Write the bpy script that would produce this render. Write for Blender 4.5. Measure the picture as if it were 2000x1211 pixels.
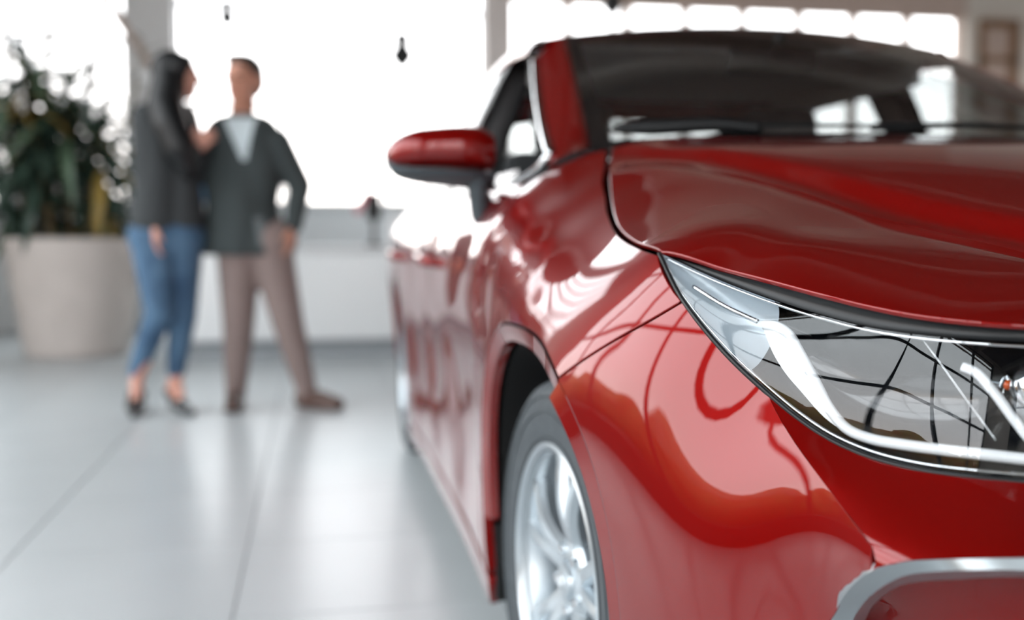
import bpy, bmesh, math, random
import numpy as np
from mathutils import Vector, Matrix, Euler
from mathutils.geometry import delaunay_2d_cdt

for o in list(bpy.data.objects):
    bpy.data.objects.remove(o)
SC = bpy.context.scene
COL = SC.collection
PI = math.pi

# ------------------------------------------------------------------ camera
# scene frame used in the tables below: X = car's forward, S = car's right hand side (+), Z = up.
# Blender coordinates are (X, -S, Z).
CF, CX, CS, CZ, CYAW, CPIT = 2123.83, 1.61908, 1.19503, 0.84153, 0.1813, 0.06366
FW = np.array([-math.cos(CYAW)*math.cos(CPIT), -math.sin(CYAW)*math.cos(CPIT), -math.sin(CPIT)])
RT = np.array([math.sin(CYAW), -math.cos(CYAW), 0.0])
UP = -np.cross(RT, FW)
CC = np.array([CX, CS, CZ])
cam_d = bpy.data.cameras.new('camera')
cam = bpy.data.objects.new('camera', cam_d)
COL.objects.link(cam)
SC.camera = cam
cam_d.sensor_fit = 'HORIZONTAL'
cam_d.sensor_width = 36.0
cam_d.lens = CF/2000*36
cam_d.clip_start = 0.02
cam_d.clip_end = 400
_f = lambda v: Vector((v[0], -v[1], v[2]))
_m = Matrix((_f(RT), _f(UP), -_f(FW))).transposed().to_4x4()
_m.translation = _f(CC)
cam.matrix_world = _m
cam_d.dof.use_dof = True
cam_d.dof.focus_distance = 1.14
cam_d.dof.aperture_fstop = cam_d.lens/18.5
cam_d.dof.aperture_blades = 0

# ------------------------------------------------------------------ world: bright overcast sky
W = bpy.data.worlds.new('overcast_sky'); SC.world = W
W.use_nodes = True
nt = W.node_tree; nt.nodes.clear()
tc = nt.nodes.new('ShaderNodeTexCoord'); sp = nt.nodes.new('ShaderNodeSeparateXYZ')
rp = nt.nodes.new('ShaderNodeValToRGB'); bg = nt.nodes.new('ShaderNodeBackground'); wo = nt.nodes.new('ShaderNodeOutputWorld')
nz = nt.nodes.new('ShaderNodeTexNoise'); nz.inputs['Scale'].default_value = 2.2; nz.inputs['Detail'].default_value = 4
mixn = nt.nodes.new('ShaderNodeMix'); mixn.data_type = 'RGBA'; mixn.blend_type = 'MULTIPLY'; mixn.inputs[0].default_value = 0.25
nt.links.new(tc.outputs['Generated'], sp.inputs[0]); nt.links.new(sp.outputs['Z'], rp.inputs[0])
rp.color_ramp.elements[0].position = 0.0; rp.color_ramp.elements[0].color = (1.0, 0.93, 0.88, 1)
rp.color_ramp.elements[1].position = 0.7; rp.color_ramp.elements[1].color = (0.86, 0.92, 0.96, 1)
e = rp.color_ramp.elements.new(0.22); e.color = (0.95, 0.95, 0.97, 1)
nt.links.new(tc.outputs['Generated'], nz.inputs['Vector'])
nt.links.new(rp.outputs[0], mixn.inputs[6]); nt.links.new(nz.outputs['Fac'], mixn.inputs[7])
nt.links.new(mixn.outputs[2], bg.inputs[0]); bg.inputs[1].default_value = 6.5
nt.links.new(bg.outputs[0], wo.inputs[0])

SC.view_settings.view_transform = 'Standard'
SC.view_settings.look = 'None'
SC.view_settings.gamma = 1.0
SC.view_settings.use_curve_mapping = False
SC.view_settings.exposure = 0.0

# ------------------------------------------------------------------ maths helpers
def un(u, v, X=None, S=None, Z=None):
    """photo pixel + one known coordinate -> point (X, S, Z)"""
    d = FW + RT*(u-1000)/CF - UP*(v-605.5)/CF
    if X is not None: t = (X-CC[0])/d[0]
    elif S is not None: t = (S-CC[1])/d[1]
    else: t = (Z-CC[2])/d[2]
    return CC + d*t

class RBF:
    """smooth surface through scattered values (cubic kernel + linear term)"""
    def __init__(s, pts, reg=1e-7):
        a = np.array(pts, float); s.p = a[:, :2]; n = len(a)
        r = np.linalg.norm(s.p[:, None]-s.p[None], axis=2)**3
        P = np.c_[np.ones(n), s.p]
        M = np.block([[r+np.diag(np.broadcast_to(reg, n)), P], [P.T, np.zeros((3, 3))]])
        w = np.linalg.solve(M, np.r_[a[:, 2], 0, 0, 0])
        s.w, s.c = w[:n], w[n:]
    def __call__(s, q):
        q = np.atleast_2d(np.asarray(q, float))
        r = np.linalg.norm(q[:, None]-s.p[None], axis=2)**3
        return r@s.w + s.c[0] + q@s.c[1:]

def spline(pts, n=40, closed=False):
    """Catmull-Rom (centripetal-ish, chord parameter cubic hermite) through points"""
    p = np.array(pts, float)
    if len(p) == 2:
        t = np.linspace(0, 1, n)[:, None]; return p[0]*(1-t)+p[1]*t
    if closed: p = np.vstack([p, p[:1]])
    d = np.linalg.norm(np.diff(p, axis=0), axis=1)**0.75+1e-9
    t = np.r_[0, np.cumsum(d)]
    m = np.zeros_like(p)
    for i in range(len(p)):
        if closed and i in (0, len(p)-1):
            a, b = p[-2], p[1]; da, db = d[-1], d[0]; c = p[0]
        elif i == 0:
            m[i] = (p[1]-p[0])/d[0]; continue
        elif i == len(p)-1:
            m[i] = (p[-1]-p[-2])/d[-1]; continue
        else:
            a, b = p[i-1], p[i+1]; da, db = d[i-1], d[i]; c = p[i]
        m[i] = ((c-a)/da*db+(b-c)/db*da)/(da+db)
    out = []
    for x in np.linspace(0, t[-1], n, endpoint=not closed):
        i = min(np.searchsorted(t, x, side='right')-1, len(d)-1)
        h = d[i]; s_ = (x-t[i])/h
        h00 = 2*s_**3-3*s_**2+1; h10 = s_**3-2*s_**2+s_; h01 = -2*s_**3+3*s_**2; h11 = s_**3-s_**2
        out.append(h00*p[i]+h10*h*m[i]+h01*p[i+1]+h11*h*m[i+1])
    return np.array(out)

def resample(p, step, closed=False):
    p = np.array(p, float)
    if closed: p = np.vstack([p, p[:1]])
    out = []
    for a, b in zip(p[:-1], p[1:]):
        n = max(1, int(round(np.linalg.norm(b-a)/step)))
        for k in range(n): out.append(a+(b-a)*k/n)
    if not closed: out.append(p[-1])
    return np.array(out)

def sstep(a, b, x):
    t = np.clip((x-a)/(b-a), 0, 1); return t*t*(3-2*t)

# ------------------------------------------------------------------ object helpers
def mesh_obj(name, V, F, mat, parent=None, normals=None, smooth=True, conv=True):
    """V in (X,S,Z) when conv, else Blender coordinates local to the parent"""
    me = bpy.data.meshes.new(name)
    V = np.asarray(V, float)
    if conv: V = V*np.array([1, -1, 1])
    me.from_pydata([tuple(v) for v in V], [], [tuple(int(i) for i in f) for f in F])
    if smooth: me.polygons.foreach_set('use_smooth', [True]*len(me.polygons))
    if mat: me.materials.append(mat)
    me.update()
    if normals is not None:
        N = np.asarray(normals, float)
        if conv: N = N*np.array([1, -1, 1])
        N = N/np.maximum(np.linalg.norm(N, axis=1), 1e-9)[:, None]
        me.normals_split_custom_set_from_vertices([tuple(n) for n in N])
    o = bpy.data.objects.new(name, me); COL.objects.link(o)
    if parent: o.parent = parent
    return o

def empty(name, loc=(0, 0, 0), parent=None, rz=0):
    o = bpy.data.objects.new(name, None); COL.objects.link(o)
    o.location = loc; o.rotation_euler = (0, 0, rz); o.empty_display_size = 0.1
    if parent: o.parent = parent
    return o

def tag(o, label=None, cat=None, group=None, kind=None):
    if label: o['label'] = label
    if cat: o['category'] = cat
    if group: o['group'] = group
    if kind: o['kind'] = kind
    return o

class MB:
    """collects shapes for one mesh (Blender coordinates)"""
    def __init__(s): s.v = []; s.f = []
    def add(s, v, f):
        b = len(s.v); s.v += [tuple(x) for x in v]; s.f += [tuple(i+b for i in q) for q in f]; return s
    def box(s, c, d, rot=None, bev=0.0):
        hx, hy, hz = d[0]/2, d[1]/2, d[2]/2
        if bev <= 0:
            v = [(x, y, z) for x in (-hx, hx) for y in (-hy, hy) for z in (-hz, hz)]
            f = [(0, 1, 3, 2), (4, 6, 7, 5), (0, 4, 5, 1), (2, 3, 7, 6), (0, 2, 6, 4), (1, 5, 7, 3)]
        else:
            bm = bmesh.new(); bmesh.ops.create_cube(bm, size=1)
            for q in bm.verts: q.co = Vector((q.co.x*d[0], q.co.y*d[1], q.co.z*d[2]))
            bmesh.ops.bevel(bm, geom=bm.edges[:], offset=bev, segments=3, profile=0.5, affect='EDGES')
            v = [tuple(q.co) for q in bm.verts]; bm.verts.index_update()
            f = [tuple(q.index for q in g.verts) for g in bm.faces]; bm.free()
        v = [Vector(q) for q in v]
        if rot is not None:
            R = Euler(rot).to_matrix() if not isinstance(rot, Matrix) else rot
            v = [R@q for q in v]
        return s.add([q+Vector(c) for q in v], f)
    def tube(s, pts, r, n=10, cap=True, flat=None):
        pts = [Vector(p) for p in pts]; rs = r if hasattr(r, '__len__') else [r]*len(pts)
        V = []; up = None
        for i, p in enumerate(pts):
            t = (pts[min(i+1, len(pts)-1)]-pts[max(i-1, 0)]).normalized()
            if up is None:
                up = Vector((0, 0, 1)) if abs(t.z) < 0.9 else Vector((1, 0, 0))
            a = t.cross(up).normalized(); up = a.cross(t).normalized()
            fa, fb = flat if flat else (1, 1)
            for k in range(n):
                th = 2*PI*k/n
                V.append(p+a*math.cos(th)*rs[i]*fa+up*math.sin(th)*rs[i]*fb)
        F = [(i*n+k, i*n+(k+1) % n, (i+1)*n+(k+1) % n, (i+1)*n+k) for i in range(len(pts)-1) for k in range(n)]
        if cap: F += [tuple(range(n))[::-1], tuple((len(pts)-1)*n+k for k in range(n))]
        return s.add(V, F)
    def lathe(s, prof, n=48, axis='z', c=(0, 0, 0), close=False):
        V = []; m = len(prof)
        for k in range(n):
            th = 2*PI*k/n
            for r, h in prof:
                if axis == 'z': q = (r*math.cos(th), r*math.sin(th), h)
                else: q = (r*math.cos(th), h, r*math.sin(th))
                V.append((q[0]+c[0], q[1]+c[1], q[2]+c[2]))
        F = []
        for k in range(n):
            k2 = (k+1) % n
            for i in range(m-1 if not close else m):
                j = (i+1) % m
                q = (k*m+i, k2*m+i, k2*m+j, k*m+j)
                F.append(q if axis == 'z' else q[::-1])
        return s.add(V, F)
    def ball(s, c, r, nu=16, nv=10, sc=(1, 1, 1), rot=None):
        V = []; F = []
        R = Euler(rot).to_matrix() if rot is not None else None
        for j in range(nv+1):
            ph = -PI/2+PI*j/nv
            for i in range(nu):
                th = 2*PI*i/nu
                q = Vector((r*sc[0]*math.cos(ph)*math.cos(th), r*sc[1]*math.cos(ph)*math.sin(th), r*sc[2]*math.sin(ph)))
                if R: q = R@q
                V.append(q+Vector(c))
        for j in range(nv):
            for i in range(nu): F.append((j*nu+i, j*nu+(i+1) % nu, (j+1)*nu+(i+1) % nu, (j+1)*nu+i))
        return s.add(V, F)
    def cone(s, a, b, ra, rb, n=18, caps=True, rings=5):
        """tapered capsule (rounded ends) from a to b"""
        a, b = Vector(a), Vector(b); t = b-a; L = t.length; t.normalize()
        u = t.orthogonal().normalized(); w = t.cross(u)
        V = []; F = []; prof = []
        for k in range(rings+1):
            q = PI/2*k/rings; prof.append((-ra*math.cos(q), ra*math.sin(q)+1e-5))
        for k in range(rings+1):
            q = PI/2*k/rings; prof.append((L+rb*math.sin(q), rb*math.cos(q)+1e-5))
        for h, r in prof:
            for i in range(n):
                th = 2*PI*i/n; V.append(a+t*h+(u*math.cos(th)+w*math.sin(th))*r)
        for j in range(len(prof)-1):
            for i in range(n): F.append((j*n+i, j*n+(i+1) % n, (j+1)*n+(i+1) % n, (j+1)*n+i))
        F += [tuple(range(n))[::-1], tuple((len(prof)-1)*n+i for i in range(n))]
        return s.add(V, F)
    def build(s, name, mat, parent=None, smooth=False, auto=None):
        o = mesh_obj(name, s.v if s.v else [(0, 0, 0)], s.f, mat, parent, smooth=smooth or auto is not None, conv=False)
        if auto is not None:
            o.data.set_sharp_from_angle(angle=math.radians(auto))
        return o

def sbox(X0, X1, S0, S1, Z0, Z1, mb=None, bev=0):
    m = mb or MB()
    m.box(((X0+X1)/2, -(S0+S1)/2, (Z0+Z1)/2), (abs(X1-X0), abs(S1-S0), abs(Z1-Z0)), bev=bev)
    return m

# ------------------------------------------------------------------ materials
def srgb(r, g, b):
    f = lambda c: (c/255/12.92 if c/255 <= 0.04045 else ((c/255+0.055)/1.055)**2.4)
    return (f(r), f(g), f(b), 1)

def mat(name, col, rough=0.5, metal=0.0, coat=0.0, coat_r=0.03, coat_ior=1.5, spec=0.5, noise=None, bump=None, sheen=0, trans=0, ior=1.45, sss=0):
    m = bpy.data.materials.new(name); m.use_nodes = True
    t = m.node_tree; p = t.nodes['Principled BSDF']
    c = col if len(col) == 4 else (*col, 1)
    p.inputs['Base Color'].default_value = c
    p.inputs['Roughness'].default_value = rough
    p.inputs['Metallic'].default_value = metal
    p.inputs['Coat Weight'].default_value = coat
    p.inputs['Coat Roughness'].default_value = coat_r
    p.inputs['Coat IOR'].default_value = coat_ior
    p.inputs['Specular IOR Level'].default_value = spec
    p.inputs['Sheen Weight'].default_value = sheen
    p.inputs['Transmission Weight'].default_value = trans
    p.inputs['IOR'].default_value = ior
    if sss: p.inputs['Subsurface Weight'].default_value = sss; p.inputs['Subsurface Radius'].default_value = (0.01, 0.004, 0.002)
    co = None
    if noise or bump:
        co = t.nodes.new('ShaderNodeTexCoord')
    if noise:   # (scale, amount)
        n = t.nodes.new('ShaderNodeTexNoise'); n.inputs['Scale'].default_value = noise[0]; n.inputs['Detail'].default_value = 5
        t.links.new(co.outputs['Object'], n.inputs['Vector'])
        r = t.nodes.new('ShaderNodeValToRGB')
        a = noise[1]
        r.color_ramp.elements[0].position = 0.3; r.color_ramp.elements[1].position = 0.7
        r.color_ramp.elements[0].color = (c[0]*(1-a), c[1]*(1-a), c[2]*(1-a), 1)
        c2 = noise[2] if len(noise) > 2 else tuple(min(1, k*(1+a)) for k in c[:3])
        r.color_ramp.elements[1].color = (c2[0], c2[1], c2[2], 1)
        t.links.new(n.outputs['Fac'], r.inputs[0]); t.links.new(r.outputs[0], p.inputs['Base Color'])
    if bump:    # (scale, strength)
        n = t.nodes.new('ShaderNodeTexNoise'); n.inputs['Scale'].default_value = bump[0]; n.inputs['Detail'].default_value = 4
        t.links.new(co.outputs['Object'], n.inputs['Vector'])
        b = t.nodes.new('ShaderNodeBump'); b.inputs['Strength'].default_value = bump[1]; b.inputs['Distance'].default_value = 0.002
        t.links.new(n.outputs['Fac'], b.inputs['Height']); t.links.new(b.outputs[0], p.inputs['Normal'])
    return m

def glass(name, tint=(1, 1, 1), r0=0.08, rough=0.0):
    """thin sheet of glass: clear, with the same angle-dependent reflection seen from either side (Schlick)"""
    m = bpy.data.materials.new(name); m.use_nodes = True
    t = m.node_tree; t.nodes.clear(); L = t.links.new
    tr = t.nodes.new('ShaderNodeBsdfTransparent'); tr.inputs[0].default_value = (*tint, 1)
    gl = t.nodes.new('ShaderNodeBsdfGlossy'); gl.inputs['Roughness'].default_value = rough
    geo = t.nodes.new('ShaderNodeNewGeometry'); dp = t.nodes.new('ShaderNodeVectorMath'); dp.operation = 'DOT_PRODUCT'
    L(geo.outputs['Incoming'], dp.inputs[0]); L(geo.outputs['Normal'], dp.inputs[1])
    def mth(op, a, b=None):
        n = t.nodes.new('ShaderNodeMath'); n.operation = op
        for k, q in enumerate((a, b)):
            if q is None: continue
            if isinstance(q, (int, float)): n.inputs[k].default_value = q
            else: L(q, n.inputs[k])
        return n.outputs[0]
    c = mth('ABSOLUTE', dp.outputs['Value']); f = mth('POWER', mth('SUBTRACT', 1.0, c), 5.0)
    fac = mth('ADD', mth('MULTIPLY', f, 1.0-r0), r0)
    mx = t.nodes.new('ShaderNodeMixShader'); o = t.nodes.new('ShaderNodeOutputMaterial')
    L(fac, mx.inputs[0]); L(tr.outputs[0], mx.inputs[1]); L(gl.outputs[0], mx.inputs[2]); L(mx.outputs[0], o.inputs[0])
    return m

def emis(name, col, s):
    m = bpy.data.materials.new(name); m.use_nodes = True
    p = m.node_tree.nodes['Principled BSDF']
    p.inputs['Base Color'].default_value = (*col, 1); p.inputs['Emission Color'].default_value = (*col, 1)
    p.inputs['Emission Strength'].default_value = s
    return m
# ================================================================== THE HALL
m_tile = mat('glossy_floor_tile', srgb(192, 198, 200), rough=0.28, noise=(1.3, 0.05), spec=0.2)
m_grout = mat('tile_grout', srgb(120, 126, 130), rough=0.7)
m_white = mat('white_paint', srgb(228, 229, 230), rough=0.5)
m_lowwall = mat('grey_white_wall', srgb(226, 230, 232), rough=0.55)
m_ceil = mat('brown_ceiling_deck', srgb(104, 86, 79), rough=0.7)
m_beam = mat('ceiling_beam_paint', srgb(150, 140, 134), rough=0.5)
m_header = mat('beige_bulkhead', srgb(198, 178, 167), rough=0.6)
m_pillar = mat('grey_beige_pillar', srgb(222, 214, 210), rough=0.55)
m_cream = mat('cream_wall', srgb(216, 208, 199), rough=0.6, noise=(0.8, 0.04))
m_brownframe = mat('brown_wood_frame', srgb(138, 108, 84), rough=0.5, noise=(9, 0.15))
m_dkframe = mat('dark_aluminium_frame', srgb(40, 42, 46), rough=0.4, metal=0.6)
m_wframe = mat('white_aluminium_frame', srgb(222, 224, 228), rough=0.4)
m_pane = glass('window_pane_glass', (0.985, 0.99, 0.99), 0.035)
m_plinth = mat('grey_counter_plinth', srgb(158, 164, 168), rough=0.4)
m_counter = mat('white_counter_laminate', srgb(243, 246, 247), rough=0.3)

XB, XF, SL, SR, ZC = -9.0, 7.0, 4.6, -8.6, 6.4

floor = tag(sbox(XB-0.4, XF+0.4, SR-0.3, SL+0.3, -0.08, -0.004).build('floor', m_grout), kind='structure')
TS = 0.615; TG = 0.004
X0t, S0t = -0.84, 1.38
tm = None
cells = []
for i in range(int((XB-X0t)/TS)-1, int((XF-X0t)/TS)+2):
    for j in range(int((SR-S0t)/TS)-1, int((SL-S0t)/TS)+2):
        x0, s0 = X0t+i*TS, S0t+j*TS
        if x0 < XB-0.3 or x0+TS > XF+0.3 or s0 < SR-0.2 or s0+TS > SL+0.2: continue
        c = np.array([x0+TS/2, s0+TS/2, 0])-CC
        z = c@FW
        if z > 0.3: u = 1000+CF*(c@RT)/z
        inview = z > 0.3 and -250 < u < 2150 and s0 > -3.0
        cells.append((0 if inview else 1, math.hypot(c[0], c[1]), x0, s0))
cells.sort()
far = MB()
for k, (a, d, x0, s0) in enumerate(cells):
    if k < 290:
        if tm is None:
            o = MB().box((0, 0, -0.02), (TS-TG, TS-TG, 0.04), bev=0.0012).build('tile', m_tile, floor, auto=8); tm = o.data
        else:
            o = bpy.data.objects.new('tile', tm); COL.objects.link(o); o.parent = floor
        o.location = (x0+TS/2, -(s0+TS/2), 0)
    else:
        far.box((x0+TS/2, -(s0+TS/2), -0.02), (TS-TG, TS-TG, 0.04))
tag(far.build('outer_tiles', m_tile, floor), kind='stuff')

# ceiling: ribbed deck on cross beams
ceil = tag(sbox(XB-0.4, XF+0.4, SR-0.3, SL+0.3, ZC, ZC+0.15).build('ceiling', m_ceil), kind='structure')
for k in range(9):
    x = XB+1+k*1.9
    sbox(x-0.09, x+0.09, SR, SL, ZC-0.36, ZC, MB()).build('beam', m_beam, ceil)
ribm = None
for k in range(56):
    s = SR+0.15+k*0.25
    if ribm is None:
        o = MB().box((0, 0, 0), (XF-XB, 0.10, 0.05)).build('deck_rib', m_ceil, ceil); ribm = o.data
    else:
        o = bpy.data.objects.new('deck_rib', ribm); COL.objects.link(o); o.parent = ceil
    o.location = ((XF+XB)/2, -s, ZC-0.025)

# --- back wall with the blown out windows
wb = tag(sbox(XB-0.2, XB, SR, SL, -0.05, 1.17).build('wall_back', m_lowwall), kind='structure')
sbox(XB-0.02, XB+0.12, -0.45, 2.42, 1.15, 1.19, MB()).build('sill', m_white, wb)
sbox(XB-0.2, XB+0.10, -0.72, -0.47, 1.17, ZC, MB()).build('pillar', m_pillar, wb)
sbox(XB-0.2, XB+0.15, 2.42, 2.86, 1.17, ZC, MB()).build('pillar', m_white, wb)
sbox(XB-0.2, XB+0.05, -5.62, -0.72, 3.22, ZC, MB()).build('bulkhead', m_header, wb)
sbox(XB-0.2, XB+0.05, SR, -5.62, 1.17, ZC, MB()).build('cream_pier', m_cream, wb)

def glazing(name, axis, at, a0, a1, z0, z1, na, zs, fr, depth=0.09, wv=0.05, wh=0.05, thick_every=0):
    """window: frame members and panes, each its own mesh; axis 'X': plane at X=at spanning S, 'S': plane at S=at spanning X"""
    root = tag(empty(name), kind='structure')
    def bx(p0, p1, q0, q1, t, nm, m, sh={}):
        mb = MB()
        if axis == 'X': sbox(at-t/2, at+t/2, p0, p1, q0, q1, mb)
        else: sbox(p0, p1, at-t/2, at+t/2, q0, q1, mb)
        return mb.build(nm, m, root)
    xs = np.linspace(a0, a1, na+1)
    for i, x in enumerate(xs):
        w = wv*(2.2 if thick_every and i % thick_every == 0 else 1)
        bx(x-w/2, x+w/2, z0, z1, depth, 'mullion', fr)
    zz = [z0]+list(zs)+[z1]
    for z in zz: bx(a0, a1, z-wh/2, z+wh/2, depth*0.9, 'transom', fr)
    for i in range(na):
        for j in range(len(zz)-1):
            bx(xs[i]+wv/2, xs[i+1]-wv/2, zz[j]+wh/2, zz[j+1]-wh/2, 0.006, 'pane', m_pane)
    return root
ZH = 4.3
sbox(XB-0.2, XB+0.05, -0.47, SL, ZH, ZC, MB()).build('bulkhead', m_ceil, wb)
glazing('window_1', 'X', XB-0.1, -0.47, 2.42, 1.19, ZH, 3, [2.12, 3.05], m_wframe, wv=0.03, wh=0.035)
glazing('window_2', 'X', XB-0.1, -5.62, -0.72, 1.19, 3.22, 8, [], m_header, wv=0.085)
glazing('window_3', 'X', XB-0.1, 2.86, SL, 1.19, ZH, 5, [2.7], m_wframe, wv=0.05, wh=0.05)
# diagonal brace and inner white post at the far left
br = MB().tube([(XB+0.12, -2.5, 2.25), (XB+0.12, -3.35, 3.55)], 0.05, 10).build('diagonal_brace', m_header, wb, smooth=True)
# brown framed opening in the cream pier
fr = empty('pier_window_frame', (XB+0.06, 0, 0)); fr.parent = wb
for (s0, s1, z0, z1) in ((-6.12, -5.80, 3.08, 3.17), (-6.2, -6.10, 1.8, 3.17), (-5.80, -5.75, 2.2, 3.17), (-6.2, -5.75, 2.72, 2.78)):
    MB().box((0.02, -(s0+s1)/2, (z0+z1)/2), (0.06, abs(s1-s0), z1-z0)).build('frame_bar', m_brownframe, fr)
MB().box((-0.01, 5.97, 2.45), (0.02, 0.36, 1.3)).build('frame_panel', m_header, fr)

# --- left wall, front wall (behind the camera), right wall
wl = tag(sbox(XB, XF, SL, SL+0.2, -0.05, 0.35).build('wall_left', m_dkframe), kind='structure')
sbox(XB, XF, SL, SL+0.2, 6.1, ZC, MB()).build('header', m_header, wl)
glazing('window_4', 'S', SL+0.1, -5.2, 4.6, 0.35, 6.1, 8, [2.3, 4.1], m_dkframe, wv=0.07, wh=0.08, thick_every=4)
sbox(XB, -5.2, SL, SL+0.2, 0.35, 6.1, MB()).build('added_solid_wall', m_cream, wl)  # unseen, added to close this stretch of glazing and cut the daylight inside
sbox(4.6, XF, SL, SL+0.2, 0.35, 6.1, MB()).build('added_solid_wall', m_cream, wl)  # likewise added out of view to dim the hall
wf = tag(sbox(XF, XF+0.2, SR, SL, -0.05, 0.25).build('wall_front', m_lowwall), kind='structure')
sbox(XF, XF+0.2, SR, SL, 5.7, ZC, MB()).build('header', m_header, wf)
sbox(XF, XF+0.2, SR, 0.6, 0.25, 5.7, MB()).build('added_solid_wall', m_white, wf)  # unseen, added instead of glazing to dim the hall; white to bounce light back
glazing('window_5', 'X', XF+0.1, 0.6, SL, 0.25, 5.7, 4, [1.5, 2.9, 4.3], m_dkframe, wv=0.08, wh=0.09, thick_every=4)
wr = tag(sbox(XB, XF, SR-0.2, SR, -0.05, 1.6).build('wall_right', m_white), kind='structure')
sbox(XB, XF, SR-0.2, SR, 3.0, ZC, MB()).build('upper_wall', m_ceil, wr)
sbox(-3.0, XF, SR-0.2, SR, 1.6, 3.0, MB()).build('middle_wall', m_white, wr)
glazing('window_6', 'S', SR-0.1, XB, -3.0, 1.6, 3.0, 5, [], m_dkframe, wv=0.08)

# --- outside: paved yard and an autumn hedge
m_yard = mat('yard_paving', srgb(92, 86, 80), rough=0.9, noise=(0.3, 0.15))
tag(sbox(-60, 60, -60, 60, -0.3, -0.1).build('ground', m_yard), kind='structure')

m_hedge = mat('autumn_hedge_leaves', srgb(196, 112, 36), rough=0.8, noise=(1.2, 0.55, (0.22, 0.16, 0.03)))
def hedge(name, label, x0, x1, s0, s1, h, seed):
    r = random.Random(seed); mb = MB(); n = 34
    for k in range(n):
        t = (k+.5)/n
        x = x0+(x1-x0)*t+r.uniform(-.4, .4); s = s0+(s1-s0)*t+r.uniform(-.4, .4); hh = h*r.uniform(.6, 1.15)
        mb.ball((x, -s, hh*.45), hh*.55, 12, 8, (1.3, 1.3, 1))
    o = mb.build(name, m_hedge, smooth=True)
    tx = bpy.data.textures.new(name, 'CLOUDS'); tx.noise_scale = .5
    d = o.modifiers.new('d', 'DISPLACE'); d.texture = tx; d.strength = .6; d.texture_coords = 'LOCAL'
    tag(o, label, 'hedge')
hedge('hedge', 'autumn hedge outside the side windows of the hall', -16, 12, 15, 15, 2.3, 1)
# --- reception counter behind the people
ct = tag(empty('reception_counter', (-6.75, -1.05, 0)), 'long white reception counter on a recessed grey plinth', 'counter')
MB().box((0, 0, 0.44), (0.66, 2.4, 0.64), bev=0.01).build('body', m_counter, ct, auto=40)
MB().box((-0.03, 0, 0.06), (0.56, 2.3, 0.12)).build('plinth', m_plinth, ct)
MB().box((0.0, 0, 0.78), (0.72, 2.46, 0.04), bev=0.008).build('worktop', m_white, ct, auto=40)
ls = tag(empty('leaflet_stand', (-6.62, -0.80, 0.80)), 'small dark stand with a pink leaflet at the end of the counter', 'leaflet stand')
m_black = mat('black_plastic', srgb(26, 28, 30), rough=0.45)
MB().box((0, 0.06, 0.30), (0.05, 0.11, 0.2), bev=0.02).build('holder', m_black, ls, auto=40)
MB().box((0, 0.06, 0.1), (0.02, 0.03, 0.2)).build('post', m_black, ls)
MB().box((0, 0.06, 0.01), (0.1, 0.12, 0.02)).build('foot', m_black, ls)
MB().box((0.02, -0.02, 0.33), (0.004, 0.05, 0.2), rot=(math.radians(-32), 0, 0)).build('leaflet', mat('pink_paper', srgb(205, 130, 140), rough=0.6), ls)
wbx = tag(empty('desk_console', (-6.78, -0.36, 0.80)), 'white raised console standing on the counter behind the car mirror', 'console')
MB().box((0, 0.0, 0.12), (0.3, 0.5, 0.24), bev=0.03).build('body', m_white, wbx, auto=40)
bbx = tag(empty('storage_box', (XB+0.02, -2.24, 1.19)), 'small blue storage box on the window sill between the two people', 'box')
m_blue = mat('blue_plastic', srgb(95, 135, 170), rough=0.4)
MB().box((0, 0, 0.08), (0.12, 0.2, 0.16), bev=0.01).build('body', m_blue, bbx, auto=40)
MB().box((0, 0, 0.165), (0.13, 0.21, 0.014), bev=0.004).build('lid', m_blue, bbx, auto=40)

# --- hanging lamps
def pendant(u, v0, v1, X, w, label):
    top = un(u, v0, X=X); bot = un(u, v1, X=X)
    r = w/2; h = top[2]-bot[2]
    root = tag(empty('pendant_lamp', (X, -top[1], bot[2])), label, 'lamp', 'hanging lamps')
    MB().tube([(0, 0, h), (0, 0, ZC-0.1-bot[2])], 0.004, 6).build('cable', m_wframe, root, smooth=True)
    MB().lathe([(0.0, h), (r*0.7, h*0.98), (r*0.75, h*0.72), (r*0.25, h*0.66), (0, h*0.66)], 20).build('cap', m_black, root, auto=40)
    for k in range(8):
        a = PI/8+PI/4*k; c, s = math.cos(a), math.sin(a)
        MB().tube([(r*0.25*c, r*0.25*s, h*0.7), (r*c, r*s, h*0.3), (r*0.2*c, r*0.2*s, 0)], r*0.22, 6).build('cage_bar', m_black, root, smooth=True)
    MB().lathe([(0, h*.7), (r*.6, h*.6), (r*.85, h*.3), (r*.5, h*.06), (0, h*.04)], 16).build('shade', m_black, root, smooth=True)
    MB().lathe([(0, 0), (r*0.3, 0.002), (r*0.3, h*0.08), (0, h*0.09)], 12).build('finial', m_black, root, auto=40)
pendant(785, 64, 130, -7.2, 0.17, 'dark caged lamp hanging before the window, nearest the car mirror')
pendant(443, 0, 50, -7.2, 0.12, 'narrow dark lamp hanging above the man, at the top edge')
o = None
def faint_lamp():
    top = un(556, 50, X=-8.2); bot = un(566, 85, X=-8.2)
    root = tag(empty('hanging_ornament', (-8.9, 0, 0)), 'faint slim pale hanging ornament between the two dark lamps', 'ornament')
    a = un(553, 45, X=-8.9); b = un(568, 88, X=-8.9); c = un(553, -200, X=-8.9)
    root.location = (-8.9, -a[1], b[2])
    L = lambda p: (0, -(p[1]-a[1]), p[2]-b[2])
    MB().tube([L(a), L(b)], [0.012, 0.02], 8).build('rod', m_header, root, smooth=True)
    MB().tube([L(a), (0, 0, ZC-b[2])], 0.003, 6).build('cord', m_wframe, root, smooth=True)
faint_lamp()
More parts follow.
